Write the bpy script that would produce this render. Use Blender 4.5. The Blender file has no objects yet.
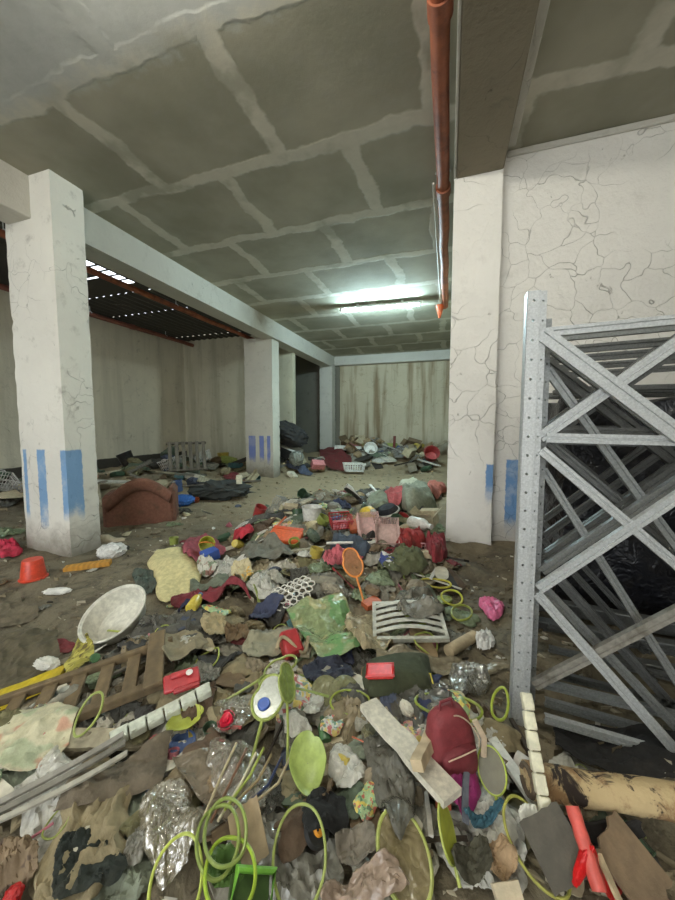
import bpy, bmesh, math, random
import numpy as np
from mathutils import Matrix, Vector
R = math.radians
random.seed(7); rng = np.random.default_rng(7)
sc = bpy.context.scene
COL = sc.collection

# ------------------------------------------------------------------ camera
F_PX, CX, CY, EYE = 340.0, 337.5, 450.0, 1.55
YAW = math.atan2(110.5, F_PX); PITCH = -math.atan2(25, F_PX)
FW = np.array([-math.sin(YAW)*math.cos(PITCH), math.cos(YAW)*math.cos(PITCH), math.sin(PITCH)])
RT = np.array([math.cos(YAW), math.sin(YAW), 0.0]); UP = np.cross(RT, FW)
cam = bpy.data.cameras.new('camera'); cam_o = bpy.data.objects.new('camera', cam); COL.objects.link(cam_o)
cam.sensor_fit = 'HORIZONTAL'; cam.sensor_width = 36; cam.lens = F_PX/675*36; cam.clip_start = .02; cam.clip_end = 200
cam_o.matrix_world = Matrix(((RT[0], UP[0], -FW[0], 0), (RT[1], UP[1], -FW[1], 0), (RT[2], UP[2], -FW[2], EYE), (0, 0, 0, 1)))
sc.camera = cam_o
# ------------------------------------------------------------------ world, lights, exposure
sc.view_settings.view_transform = 'Standard'; sc.view_settings.look = 'None'; sc.view_settings.gamma = 1
sc.view_settings.use_curve_mapping = False
sc.view_settings.exposure = 1.45
w = bpy.data.worlds.new('sky'); sc.world = w; w.use_nodes = True
w.node_tree.nodes['Background'].inputs[0].default_value = (.86, .93, 1, 1)
w.node_tree.nodes['Background'].inputs[1].default_value = 1.6
def area(name, loc, rot, sx, sy, power, col):
    l = bpy.data.lights.new(name, 'AREA'); l.shape = 'RECTANGLE'; l.size = sx; l.size_y = sy; l.energy = power; l.color = col
    o = bpy.data.objects.new(name, l); COL.objects.link(o); o.location = loc; o.rotation_euler = rot; return o
area('doorway_daylight', (-1.6, -5.7, 2.0), (R(90), 0, 0), 4.4, 3.4, 40, (1, .98, .93))
TUBE_POWER = 62.0
try: sc.cycles.use_denoising = True
except Exception: pass
sc.cycles.max_bounces = 8; sc.cycles.transparent_max_bounces = 12; sc.cycles.sample_clamp_indirect = 6

# ------------------------------------------------------------------ helpers
def lin(c):
    if isinstance(c, str): c = tuple(int(c[i:i+2], 16) for i in (0, 2, 4))
    return tuple(((v/255)/12.92 if v/255 <= .04045 else ((v/255+.055)/1.055)**2.4) for v in c) + (1,)
def tag(o, label=None, cat=None, group=None, kind=None):
    if label: o['label'] = label
    if cat: o['category'] = cat
    if group: o['group'] = group
    if kind: o['kind'] = kind
    return o
class N:
    """small node-graph writer"""
    def __init__(s, m): s.nt = m.node_tree; s.n = s.nt.nodes; s.l = s.nt.links
    def __call__(s, t, ins=None, **kw):
        n = s.n.new(t)
        for k, v in kw.items(): setattr(n, k, v)
        for k, v in (ins or {}).items(): s.put(n.inputs[k], v)
        return n
    def put(s, sock, v):
        if isinstance(v, bpy.types.NodeSocket): s.l.new(v, sock)
        else: sock.default_value = v
    def math(s, op, a, b=0.0, c=None, clamp=False):
        n = s.n.new('ShaderNodeMath'); n.operation = op; n.use_clamp = clamp
        s.put(n.inputs[0], a); s.put(n.inputs[1], b)
        if c is not None: s.put(n.inputs[2], c)
        return n.outputs[0]
    def mix(s, f, a, b, mode='MIX'):
        n = s.n.new('ShaderNodeMix'); n.data_type = 'RGBA'; n.blend_type = mode; n.clamp_factor = True
        s.put(n.inputs[0], f); s.put(n.inputs[6], a); s.put(n.inputs[7], b); return n.outputs[2]
    def ramp(s, v, lo, hi, a=0.0, b=1.0):
        n = s.n.new('ShaderNodeMapRange'); n.interpolation_type = 'SMOOTHSTEP'
        for i, x in enumerate((v, lo, hi, a, b)): s.put(n.inputs[i], x)
        return n.outputs[0]
    def noise(s, vec, scale, detail=4, rough=.55, out=0, dist=0.0):
        n = s('ShaderNodeTexNoise', {'Scale': scale, 'Detail': detail, 'Roughness': rough, 'Distortion': dist}); s.l.new(vec, n.inputs['Vector']); return n.outputs[out]
def newmat(name):
    m = bpy.data.materials.new(name); m.use_nodes = True
    return m, N(m), m.node_tree.nodes['Principled BSDF']
_mc = {}
def mat(col, kind='plastic', **kw):
    """worn everyday material: own colour with dirt and variation. kinds: cloth, plastic, film, card, metal, wood"""
    key = (str(col), kind, str(sorted(kw.items())))
    if key in _mc: return _mc[key]
    m, n, b = newmat(kind + '_' + str(len(_mc)))
    tc = n('ShaderNodeTexCoord').outputs['Object']
    P = {'cloth': (.9, .45, 7, .5, 0), 'plastic': (.38, .22, 9, .12, 0), 'film': (.15, .2, 11, .45, 0), 'card': (.85, .4, 6, .3, 0), 'metal': (.42, .2, 14, .1, .75), 'wood': (.8, .4, 5, .5, 0)}[kind]
    rough, dirt, scl, bump, metal = [kw.get(k, v) for k, v in zip(('rough', 'dirt', 'scale', 'bump', 'metal'), P)]
    base = lin(col)
    n1 = n.noise(tc, scl, 5, .6); n2 = n.noise(tc, scl*3.7, 3, .6)
    c = n.mix(n.ramp(n2, .3, .75), tuple(x*.8 for x in base[:3])+(1,), tuple(min(1, x*1.12) for x in base[:3])+(1,))
    if kind == 'wood':
        wv = n('ShaderNodeTexWave', {'Scale': 6.0, 'Distortion': 5.0, 'Detail': 3.0}); n.l.new(tc, wv.inputs['Vector'])
        c = n.mix(n.math('MULTIPLY', wv.outputs['Fac'], .5), c, tuple(x*.5 for x in base[:3])+(1,))
    if 'print' in kw:
        for i, pc in enumerate(kw['print']):
            mp = n('ShaderNodeMapping', {'Location': (3.1*i, 1.7*i, .9*i)}); n.l.new(tc, mp.inputs[0])
            c = n.mix(n.ramp(n.noise(mp.outputs[0], kw.get('pscale', 9.0)*.8, 2.5, .5), .54, .585, 0, .85), c, lin(pc))
    c = n.mix(n.ramp(n1, .48, .72, 0, dirt), c, lin((74, 66, 50)))
    n.l.new(c, b.inputs['Base Color'])
    b.inputs['Roughness'].default_value = rough; b.inputs['Metallic'].default_value = metal
    if bump:
        bp = n('ShaderNodeBump', {'Strength': bump if kind != 'film' else .8, 'Distance': .01 if kind != 'film' else .03, 'Height': n.noise(tc, scl*5, 4, .6) if kind != 'film' else n.math('ADD', n.math('ABSOLUTE', n.math('SUBTRACT', n.noise(tc, 8, 1.5, .5, dist=1.4), .5)), n.math('MULTIPLY', n.math('ABSOLUTE', n.math('SUBTRACT', n.noise(tc, 19, 1.5, .5, dist=1.0), .5)), .5))}); n.l.new(bp.outputs[0], b.inputs['Normal'])
    if kind == 'film' and rough <= .12:                              # thin clear wrapping: mostly seen through, with sharp glints on its creases
        b.inputs['Base Color'].default_value = base; b.inputs['Coat Weight'].default_value = .8; b.inputs['Coat Roughness'].default_value = .06; b.inputs['Specular IOR Level'].default_value = 1.0
        gl = n('ShaderNodeBsdfGlossy', {'Color': (.9, .9, .88, 1), 'Roughness': .14}); n.l.new(bp.outputs[0], gl.inputs['Normal'])
        m1 = n('ShaderNodeMixShader', {0: .4}); n.l.new(b.outputs[0], m1.inputs[1]); n.l.new(gl.outputs[0], m1.inputs[2])
        tr = n('ShaderNodeBsdfTransparent', {0: (.93, .92, .88, 1)}); mx = n('ShaderNodeMixShader', {0: kw.get('opac', .5)})
        n.l.new(tr.outputs[0], mx.inputs[1]); n.l.new(m1.outputs[0], mx.inputs[2]); n.l.new(mx.outputs[0], n.n['Material Output'].inputs[0])
    elif kind == 'film':
        tr = n('ShaderNodeBsdfTransparent', {0: tuple(min(1, .55+.5*x) for x in base[:3])+(1,)}); mx = n('ShaderNodeMixShader', {0: kw.get('opac', .55)})
        n.l.new(tr.outputs[0], mx.inputs[1]); n.l.new(b.outputs[0], mx.inputs[2]); n.l.new(mx.outputs[0], n.n['Material Output'].inputs[0])
    _mc[key] = m
    return m

class MB:
    """collects geometry for ONE mesh"""
    def __init__(s): s.v = []; s.f = []
    def add(s, v, f, M=None):
        k = len(s.v)
        s.v += [tuple(M @ Vector(p)) for p in v] if M else [tuple(p) for p in v]
        s.f += [tuple(i+k for i in q) for q in f]; return s
    def box(s, c, d, M=None, bev=None):
        bm = bmesh.new(); bmesh.ops.create_cube(bm, size=1)
        for q in bm.verts: q.co = Vector((c[i]+q.co[i]*d[i] for i in range(3)))
        bv = min(d)*.12 if bev is None else bev
        if bv > 0: bmesh.ops.bevel(bm, geom=bm.edges[:], offset=bv, segments=1, affect='EDGES')
        bm.verts.index_update()
        s.add([q.co[:] for q in bm.verts], [[q.index for q in f.verts] for f in bm.faces], M); bm.free(); return s
    def tube(s, pts, r, n=8, closed=False, M=None, flat=1.0):
        P = [Vector(p) for p in pts]; L = len(P); v = []; f = []
        rr = r if hasattr(r, '__len__') else [r]*L
        nv = None
        for i in range(L):
            a = P[(i-1) % L] if (closed or i > 0) else P[i]; c = P[(i+1) % L] if (closed or i < L-1) else P[i]
            t = (c-a).normalized()
            if nv is None: nv = t.orthogonal().normalized() if abs(t.z) > .95 else t.cross(Vector((0, 0, 1))).normalized()
            nv = (nv - t*nv.dot(t)).normalized(); bv = t.cross(nv)
            for j in range(n):
                q = 2*math.pi*j/n; v.append(P[i] + nv*math.cos(q)*rr[i] + bv*math.sin(q)*rr[i]*flat)
        for i in range(L if closed else L-1):
            for j in range(n): a = i*n; c = ((i+1) % L)*n; f.append((a+j, a+(j+1) % n, c+(j+1) % n, c+j))
        if not closed: f.append(tuple(range(n))[::-1]); f.append(tuple((L-1)*n+j for j in range(n)))
        return s.add(v, f, M)
    def lathe(s, prof, n=24, M=None, wob=0, sx=1, sy=1):
        v = []; f = []; L = len(prof)
        for i, (r, z) in enumerate(prof):
            for j in range(n):
                q = 2*math.pi*j/n; k = 1+wob*math.sin(3*q+i)*.5; v.append((r*k*math.cos(q)*sx, r*k*math.sin(q)*sy, z))
        for i in range(L-1):
            for j in range(n): f.append((i*n+j, i*n+(j+1) % n, (i+1)*n+(j+1) % n, (i+1)*n+j))
        if prof[0][0] > 0: f.append(tuple(range(n))[::-1])
        if prof[-1][0] > 0: f.append(tuple((L-1)*n+j for j in range(n)))
        return s.add(v, f, M)
    def poly(s, pts, h, M=None):
        """flat outline (x,y) given thickness h"""
        n = len(pts)
        return s.add([(x, y, 0) for x, y in pts]+[(x, y, h) for x, y in pts], [tuple(range(n))[::-1], tuple(range(n, 2*n))]+[(i, (i+1) % n, n+(i+1) % n, n+i) for i in range(n)], M)
    def shell(s, grid, th, M=None):
        """grid[i][j] of points -> sheet with thickness th along its normals"""
        G = np.array(grid, float); a, b = G.shape[:2]
        du = np.gradient(G, axis=0); dv = np.gradient(G, axis=1); nn = np.cross(du, dv); nn /= np.linalg.norm(nn, axis=2, keepdims=True)+1e-9
        top = G.reshape(-1, 3); bot = (G-nn*th).reshape(-1, 3); k = a*b; f = []
        I = lambda i, j: i*b+j
        for i in range(a-1):
            for j in range(b-1):
                q = (I(i, j), I(i+1, j), I(i+1, j+1), I(i, j+1)); f.append(q); f.append(tuple(x+k for x in q[::-1]))
        ring = [I(i, 0) for i in range(a)]+[I(a-1, j) for j in range(1, b)]+[I(i, b-1) for i in range(a-2, -1, -1)]+[I(0, j) for j in range(b-2, 0, -1)]
        for p, q in zip(ring, ring[1:]+ring[:1]): f.append((q, p, p+k, q+k))
        return s.add(np.vstack([top, bot]), f, M)
def link(name, mb, m, parent=None, smooth=True, origin=None):
    me = bpy.data.meshes.new(name); v = np.array(mb.v, float)
    if origin is not None: v = v - np.array(origin)
    me.from_pydata(v.tolist(), [], mb.f); me.update()
    bm = bmesh.new(); bm.from_mesh(me); bmesh.ops.recalc_face_normals(bm, faces=bm.faces[:]); bm.to_mesh(me); bm.free()
    o = bpy.data.objects.new(name, me); COL.objects.link(o)
    me.materials.append(m)
    if smooth:
        me.polygons.foreach_set('use_smooth', [True]*len(me.polygons))
        try: me.set_sharp_from_angle(angle=R(38))
        except Exception: pass
    if parent: o.parent = parent
    if origin is not None: o.location = origin
    return o
def empty(name, label, cat, loc=(0, 0, 0), rz=0, group=None):
    o = bpy.data.objects.new(name, None); COL.objects.link(o); o.empty_display_size = .1; o.location = loc; o.rotation_euler = (0, 0, rz)
    return tag(o, label, cat, group)
def struct(name, mb, m, smooth=False):
    return tag(link(name, mb, m, smooth=smooth), kind='structure')
# ------------------------------------------------------------------ the ground as a height field
GX0, GX1, GY0, GY1, RES = -9.3, 2.4, .1, 13.9, .025
nx = int((GX1-GX0)/RES)+1; ny = int((GY1-GY0)/RES)+1
def waves(seed, k, lo, hi):
    r = np.random.default_rng(seed); a = r.uniform(0, 2*math.pi, k); fq = r.uniform(lo, hi, k)
    return fq*np.cos(a), fq*np.sin(a), r.uniform(0, 6.28, k)
def nz(x, y, seed, scale=1.0, k=7):
    """smooth noise about -1..1"""
    a, b, p = waves(seed, k, .6, 1.7); x = np.asarray(x)*scale*6.28; y = np.asarray(y)*scale*6.28
    return sum(np.sin(x*a[i]+y*b[i]+p[i]+1.3*np.sin(x*b[i]*.5-y*a[i]*.6+p[i]*2)) for i in range(k))/k*1.7
def sst(a, b, x): t = np.clip((x-a)/(b-a), 0, 1); return t*t*(3-2*t)
def mound(x, y):
    left = -2.0-.12*y+.25*nz(y, y*0, 3, .3)                      # edge of the heap along the trodden floor
    front = sst(left-.35, left+.7, x)*(1-sst(5.2, 7.6, y+.35*x+.9))
    low = sst(1.9, .4, y)*sst(-2.2, -.9, x)
    h = .26*front + .06*low
    h += .42*sst(10.4, 12.6, y+.3*nz(x, y, 5, .3))*sst(-9.5, -4.5, x)          # bank of rubbish at the end wall
    h += .34*sst(-5.4, -7.6, x+.4*nz(x, y, 6, .25))*sst(2.0, 4.0, y)          # bank in the side aisle
    h += .22*np.exp(-((x+5.2)/1.1)**2-((y-9.6)/1.6)**2) + .34*np.exp(-((x+5.2)/.7)**2-((y-9.5)/.5)**2)
    h += .16*np.exp(-((x+.2)/1.1)**2-((y-6.6)/1.6)**2)
    return h
def ground0(x, y):
    m = mound(x, y)
    return m + .018*nz(x, y, 11, .55) + .010*nz(x, y, 12, 1.7) + np.clip(m*2.2, 0, .5)*(.07*nz(x, y, 13, 1.1)+.04*nz(x, y, 14, 2.6)) + .010*nz(x, y, 15, 2.6) + .012
gx = GX0+RES*np.arange(nx); gy = GY0+RES*np.arange(ny)
HM = ground0(gx[:, None], gy[None, :])
HM0 = HM.copy()
def Hs(x, y):
    i = np.clip((np.asarray(x)-GX0)/RES, 0, nx-1.001); j = np.clip((np.asarray(y)-GY0)/RES, 0, ny-1.001)
    a = i.astype(int); b = j.astype(int); u = i-a; v = j-b
    return HM[a, b]*(1-u)*(1-v)+HM[a+1, b]*u*(1-v)+HM[a, b+1]*(1-u)*v+HM[a+1, b+1]*u*v
CAP = .07+.012*np.hypot(gx[:, None], gy[None, :])
def stamp(pts):
    p = np.asarray(pts); i = np.rint((p[:, 0]-GX0)/RES).astype(int); j = np.rint((p[:, 1]-GY0)/RES).astype(int)
    k = (i >= 0) & (i < nx) & (j >= 0) & (j < ny); i = i[k]; j = j[k]; np.maximum.at(HM, (i, j), np.minimum(p[k, 2], HM0[i, j]+CAP[i, j]))
def stamp_faces(V, faces):
    V = np.asarray(V)
    for f in faces:
        q = V[list(f)]
        if len(f) > 4:
            c = q.mean(0); tris = [(c, q[i], q[(i+1) % len(f)]) for i in range(len(f))]
        else: tris = [(q[0], q[1], q[2])]+([(q[0], q[2], q[3])] if len(f) == 4 else [])
        for a, b, c in tris:
            n = int(min(60, max(1, max(np.linalg.norm((b-a)[:2]), np.linalg.norm((c-a)[:2]))/RES*1.3)))
            u, v = np.meshgrid(np.linspace(0, 1, n+1), np.linspace(0, 1, n+1)); k = u+v <= 1.0001
            stamp(a+u[k][:, None]*(b-a)+v[k][:, None]*(c-a))
def ray(u, v): return FW+RT*(u-CX)/F_PX+UP*(CY-v)/F_PX
def at(u, v):
    """the spot on the heap that the eye meets along one direction"""
    d = ray(u, v); t = np.linspace(.5, 16, 1600)
    p = np.array([0, 0, EYE])+t[:, None]*d
    hit = np.nonzero((p[:, 2] < Hs(p[:, 0], p[:, 1])) | (p[:, 1] > 12.9))[0]
    return p[hit[0] if len(hit) else -1]
def seen(p): d = np.asarray(p)-np.array([0, 0, EYE]); s = d @ FW; return np.array([CX+F_PX*(d @ RT)/s, CY-F_PX*(d @ UP)/s])
def plane_y(u, v, y): d = ray(u, v); return np.array([0, 0, EYE])+d*(y/d[1])

# ------------------------------------------------------------------ the setting
def pos(n): return n('ShaderNodeNewGeometry').outputs['Position']
def plaster(name, base, dark, crack=.6, crack_scale=2.2, cover=.47, stripes=(), dirt_h=.5, stain=None, band=None, peel=.35, grime=.5, runs=0.0, fade=None):
    m, n, b = newmat(name); p = pos(n)
    wp = n('ShaderNodeVectorMath', {0: p, 1: n('ShaderNodeVectorMath', {0: n.noise(p, 1.5, 3, out=1), 'Scale': .8}, operation='SCALE').outputs[0]}, operation='ADD').outputs[0]
    big = n.noise(p, .8, 5, .6); mid = n.noise(p, 4, 6, .65); fine = n.noise(p, 22, 4, .6)
    c = n.mix(n.ramp(big, .35, .7), lin(base), tuple(x*.88 for x in lin(base)[:3])+(1,))
    c = n.mix(n.ramp(mid, .56, .74, 0, grime), c, lin(dark))
    v = n('ShaderNodeTexVoronoi', {'Scale': crack_scale}, feature='DISTANCE_TO_EDGE'); n.l.new(wp, v.inputs['Vector'])
    where = n.ramp(n.noise(p, 1.1, 2), cover, cover+.13)
    cr = n.math('MULTIPLY', n.ramp(v.outputs[0], .0, n.ramp(mid, .3, .7, .003, .016), 1, 0), where)
    c = n.mix(n.math('MULTIPLY', cr, crack), c, lin((92, 88, 78)))
    pl = n.ramp(n.noise(wp, 6.5, 7, .7), .66, .70)
    c = n.mix(n.math('MULTIPLY', pl, peel), c, lin(dark))
    sep = n('ShaderNodeSeparateXYZ', {0: p})
    x, y, z = sep.outputs
    if runs:
        st = n('ShaderNodeMapping', {'Scale': (2.2, 2.2, .16)}); n.l.new(p, st.inputs[0])
        rn = n.ramp(n.noise(st.outputs[0], 1.3, 5, .6), .45, .68, 0, runs); c = n.mix(rn, c, lin(stain or dark))
    if band:
        c = n.mix(n.ramp(n.math('ADD', z, n.math('MULTIPLY', n.math('SUBTRACT', mid, .5), .05)), band[0]-.012, band[0]+.012, 1, 0), c, lin(band[1]))
    for (sx0, sx1, axis, z0, z1, sc_) in stripes:
        a = x if axis == 'x' else y
        e = n.math('MULTIPLY', n.math('SUBTRACT', fine, .5), .03)
        nm_ = n('ShaderNodeSeparateXYZ', {0: n('ShaderNodeNewGeometry').outputs['True Normal']}).outputs
        k = n.math('MULTIPLY', n.math('GREATER_THAN', nm_[0], .6) if axis == 'y' else n.math('LESS_THAN', nm_[1], -.6), n.math('MULTIPLY', n.ramp(n.math('ADD', a, e), sx0-.006, sx0+.006), n.ramp(n.math('ADD', a, e), sx1-.006, sx1+.006, 1, 0)))
        k = n.math('MULTIPLY', k, n.ramp(n.math('ADD', z, e), z1-.01, z1+.01, 1, 0))
        k = n.math('MULTIPLY', k, n.ramp(n.math('ADD', z, n.math('MULTIPLY', n.math('SUBTRACT', mid, .5), .5)), z0-.12, z0+.12))
        k = n.math('MULTIPLY', k, n.ramp(mid, .38, .52, .72, .95))
        c = n.mix(k, c, lin(sc_))
    lo = n.math('ADD', z, n.math('MULTIPLY', n.math('SUBTRACT', mid, .5), .6))
    c = n.mix(n.ramp(lo, .0, dirt_h, .75, 0), c, lin((96, 84, 66)))
    n.l.new(c, b.inputs['Base Color']); b.inputs['Roughness'].default_value = .9
    h = n.math('ADD', n.math('MULTIPLY', mid, .6), n.math('MULTIPLY', fine, .25)); h = n.math('SUBTRACT', h, n.math('MULTIPLY', cr, .35)); h = n.math('SUBTRACT', h, n.math('MULTIPLY', pl, .5))
    bp = n('ShaderNodeBump', {'Strength': .8, 'Distance': .035, 'Height': h}); n.l.new(bp.outputs[0], b.inputs['Normal'])
    return m
WHITE, GREYD = (222, 219, 208), (150, 145, 132)
BLUE = (112, 152, 192)
m_col = plaster('column_plaster', WHITE, GREYD, .5, 3, stripes=[(-4.885, -4.825, 'x', .45, 1.26, BLUE), (-4.64, -4.50, 'x', .45, 1.26, BLUE), (-4.24, -4.1, 'x', .5, 1.26, BLUE), (2.60, 2.90, 'y', .5, 1.26, BLUE)], dirt_h=.45, grime=.6, peel=.6)
m_col2 = plaster('column_plaster_far', (205, 201, 188), GREYD, .5, 3, stripes=[(-5.32, -5.1, 'x', .6, 1.25, (112, 128, 190)), (-4.98, -4.84, 'x', .6, 1.25, (112, 128, 190)), (-4.74, -4.64, 'x', .6, 1.25, (112, 128, 190))], dirt_h=.8)
m_pil = plaster('pillar_plaster', (228, 225, 216), (165, 160, 150), .25, 3, stripes=[(.385, .5, 'x', .85, 1.14, (96, 140, 186))], dirt_h=.35, grime=.25)
m_wall = plaster('cracked_wall_paint', (226, 223, 214), (170, 165, 152), .36, 3.6, cover=.38, stripes=[(.60, .78, 'x', .45, 1.18, (96, 140, 186))], dirt_h=.75, grime=.3, peel=.15)
m_left = plaster('aisle_wall_plaster', (212, 204, 182), (150, 142, 122), .3, 1.6, band=(.62, (64, 60, 52)), runs=.35, grime=.5)
m_end = plaster('aisle_end_plaster', (200, 194, 170), (140, 132, 110), .3, 1.6, runs=.4, grime=.5)
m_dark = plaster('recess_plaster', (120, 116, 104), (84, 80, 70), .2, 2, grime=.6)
m_back = plaster('end_wall_plaster', (192, 183, 158), (128, 110, 80), .2, 1.5, stain=(116, 92, 58), runs=.75, grime=.45, dirt_h=1.0)
m_beam = plaster('beam_concrete', (196, 193, 182), (150, 146, 134), .2, 3, dirt_h=.01, grime=.4)
m_beam2 = plaster('raw_beam_concrete', (136, 127, 108), (104, 96, 80), .1, 3, dirt_h=.01, grime=.5, peel=.2)
def ceiling_mat():
    m, n, b = newmat('plastered_ceiling'); p = pos(n)
    w1 = n('ShaderNodeVectorMath', {0: n.noise(p, 1.6, 4, .6, out=1), 'Scale': .3}, operation='SCALE').outputs[0]
    w2 = n('ShaderNodeVectorMath', {0: n.noise(p, 7, 3, .6, out=1), 'Scale': .05}, operation='SCALE').outputs[0]
    v = n('ShaderNodeVectorMath', {0: n('ShaderNodeVectorMath', {0: p, 1: w1}, operation='ADD').outputs[0], 1: w2}, operation='ADD').outputs[0]
    mp = n('ShaderNodeMapping', {'Location': (.775, -2.31, 0)}); n.l.new(v, mp.inputs[0])
    br = n('ShaderNodeTexBrick', {'Scale': 1.0, 'Mortar Size': .10, 'Mortar Smooth': .35, 'Brick Width': 1.5, 'Row Height': 1.22, 'Color1': (1, 1, 1, 1), 'Color2': (.85, .85, .85, 1)}, offset=.5); n.l.new(mp.outputs[0], br.inputs['Vector'])
    big = n.noise(p, 1.1, 4); mid = n.noise(p, 6, 6, .65)
    base = n.mix(n.ramp(big, .3, .7), lin((138, 136, 118)), lin((162, 158, 140)))
    base = n.mix(n.ramp(mid, .5, .75, 0, .35), base, lin((150, 147, 136)))
    seam = n.math('MULTIPLY', br.outputs['Fac'], n.ramp(n.noise(p, 2.2, 4), .32, .5, .35, 1))
    c = n.mix(seam, base, n.mix(mid, lin((172, 168, 152)), lin((206, 202, 186))))
    sp = n('ShaderNodeSeparateXYZ', {0: p})                        # the first strip of the ceiling is coloured lighter
    k = n.ramp(n.math('ADD', sp.outputs[1], n.math('MULTIPLY', n.math('SUBTRACT', mid, .5), .5)), 2.0, 2.3, .95, 0)
    c = n.mix(k, c, n.mix(mid, lin((160, 162, 156)), lin((200, 202, 198))))
    n.l.new(c, b.inputs['Base Color']); b.inputs['Roughness'].default_value = .95
    bp = n('ShaderNodeBump', {'Strength': .35, 'Distance': .02, 'Height': n.math('ADD', n.math('MULTIPLY', mid, .5), n.math('MULTIPLY', seam, .4))}); n.l.new(bp.outputs[0], b.inputs['Normal'])
    return m
def ground_mat(name, a, b_, c_, wet):
    m, n, b = newmat(name); p = pos(n)
    big = n.noise(p, .7, 4); mid = n.noise(p, 5, 7, .7, dist=.6); fine = n.noise(p, 30, 5, .65)
    c = n.mix(n.ramp(big, .35, .65), lin(a), lin(b_)); c = n.mix(n.ramp(mid, .42, .68), c, lin(c_))
    c = n.mix(n.ramp(fine, .60, .72, 0, .55), c, lin((150, 140, 118)))
    c = n.mix(n.ramp(fine, .42, .3, 0, .6), c, lin((40, 35, 28)))
    sp = n('ShaderNodeSeparateXYZ', {0: p})                        # dry pale concrete further in, trodden mud near the heap
    far = n.ramp(n.math('ADD', sp.outputs[1], n.math('MULTIPLY', big, 2.0)), 4.2, 7.5)
    if wet: c = n.mix(n.math('MULTIPLY', far, .75), c, n.mix(mid, lin((150, 133, 103)), lin((176, 158, 126))))
    n.l.new(c, b.inputs['Base Color']); b.inputs['Roughness'].default_value = .85
    bp = n('ShaderNodeBump', {'Strength': .8, 'Distance': .03, 'Height': n.math('ADD', mid, n.math('MULTIPLY', fine, .35))}); n.l.new(bp.outputs[0], b.inputs['Normal'])
    return m
def grid_mesh(x0, x1, y0, y1, step, fn):
    X = np.arange(x0, x1+step/2, step); Y = np.arange(y0, y1+step/2, step); Z = fn(X[:, None], Y[None, :]); b = len(Y)
    mb = MB(); mb.v = [(X[i], Y[j], Z[i, j]) for i in range(len(X)) for j in range(b)]
    mb.f = [(i*b+j, (i+1)*b+j, (i+1)*b+j+1, i*b+j+1) for i in range(len(X)-1) for j in range(b-1)]
    return mb
struct('floor', grid_mesh(-9.4, 5.2, -6, 14, .05, lambda x, y: np.where(y > .1, ground0(x, y), ground0(x, .1+0*y))), ground_mat('trodden_mud_floor', (104, 95, 76), (124, 114, 92), (82, 74, 58), True), smooth=True)
CZ = 4.3
struct('ceiling', MB().box((.35, 4, CZ+.15), (9.7, 20.2, .3), bev=0), ceiling_mat())
struct('wall_left', MB().box((-9.1, 2, 2.3), (.2, 16.4, 4.8), bev=0), m_left)
struct('wall_aisle_end', MB().box((-6.95, 10.1, 2.3), (4.4, .2, 4.8), bev=0), m_end)
struct('wall_recess', MB().box((-5.6, 13.55, 2.2), (2.6, .2, 4.6), bev=0).box((-6.8, 11.9, 2.2), (.2, 3.4, 4.6), bev=0), m_dark)
struct('wall_back', MB().box((-2.0, 13.65, 2.1), (5.0, .2, 4.6), bev=0), m_back)
struct('wall_back_right', MB().box((.3, 9.1, 2.1), (.4, 9.9, 4.6), bev=0), m_back)
struct('wall_right', MB().box((2.8, 4.1, 2.1), (5.0, .2, 4.6), bev=0), m_wall)
struct('wall_far_right', MB().box((5.2, -1, 2.1), (.2, 10.4, 4.6), bev=0), m_wall)
struct('wall_front', MB().box((-7, -6, 2.1), (4.8, .2, 4.8), bev=0).box((2.95, -6, 2.1), (4.6, .2, 4.8), bev=0).box((-1.9, -6, 4.1), (5.4, .2, .8), bev=0), m_wall)
def rough_box(x0, x1, y0, y1, z0, z1, seed, nz_=60, j=.004):
    """upright with slightly irregular, knocked arrises"""
    mb = MB(); per = []
    nxs, nys = 5, 4
    for i in range(nxs): per.append((x0+(x1-x0)*i/nxs, y0))
    for i in range(nys): per.append((x1, y0+(y1-y0)*i/nys))
    for i in range(nxs): per.append((x1-(x1-x0)*i/nxs, y1))
    for i in range(nys): per.append((x0, y1-(y1-y0)*i/nys))
    n = len(per); r = np.random.default_rng(seed); cx, cy = (x0+x1)/2, (y0+y1)/2
    for k in range(nz_+1):
        z = z0+(z1-z0)*k/nz_
        for i, (x, y) in enumerate(per):
            cor = (abs(x-cx) > .49*(x1-x0)) and (abs(y-cy) > .49*(y1-y0))
            q = abs(r.normal(0, j*(1.5 if cor else .5))); d = math.hypot(x-cx, y-cy)
            mb.v.append((x-(x-cx)/d*q, y-(y-cy)/d*q, z))
    for k in range(nz_):
        for i in range(n): mb.f.append((k*n+i, k*n+(i+1) % n, (k+1)*n+(i+1) % n, (k+1)*n+i))
    mb.f.append(tuple(range(n))[::-1]); mb.f.append(tuple(nz_*n+i for i in range(n)))
    return mb
struct('column', rough_box(-4.93, -4.15, 2.72, 3.08, -.1, 4.3, 1), m_col)
struct('column', rough_box(-5.42, -4.55, 8.3, 8.7, -.1, 3.9, 2), m_col2)
struct('column', rough_box(-4.95, -4.42, 12.9, 13.3, -.1, 3.9, 3), m_beam)
struct('pillar', rough_box(0.0, .46, 3.85, 4.05, -.1, 4.06, 4, j=.003), m_pil)
struct('trim_1', rough_box(-4.85, -4.45, 3.02, 13.4, 3.86, 4.32, 5, nz_=4, j=.003).box((-4.68, -1.6, 4.08), (.40, 8.7, .46), bev=.01), m_beam)       # beam along the aisle
struct('trim_2', MB().box((-2.2, 13.42, 4.13), (4.5, .3, .36), bev=.015), m_beam)                                          # beam over the end wall
struct('trim_3', MB().box((.24, -.9, 4.18), (.44, 10.0, .26), bev=.012), m_beam2)                                           # beam over the pillar
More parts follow.
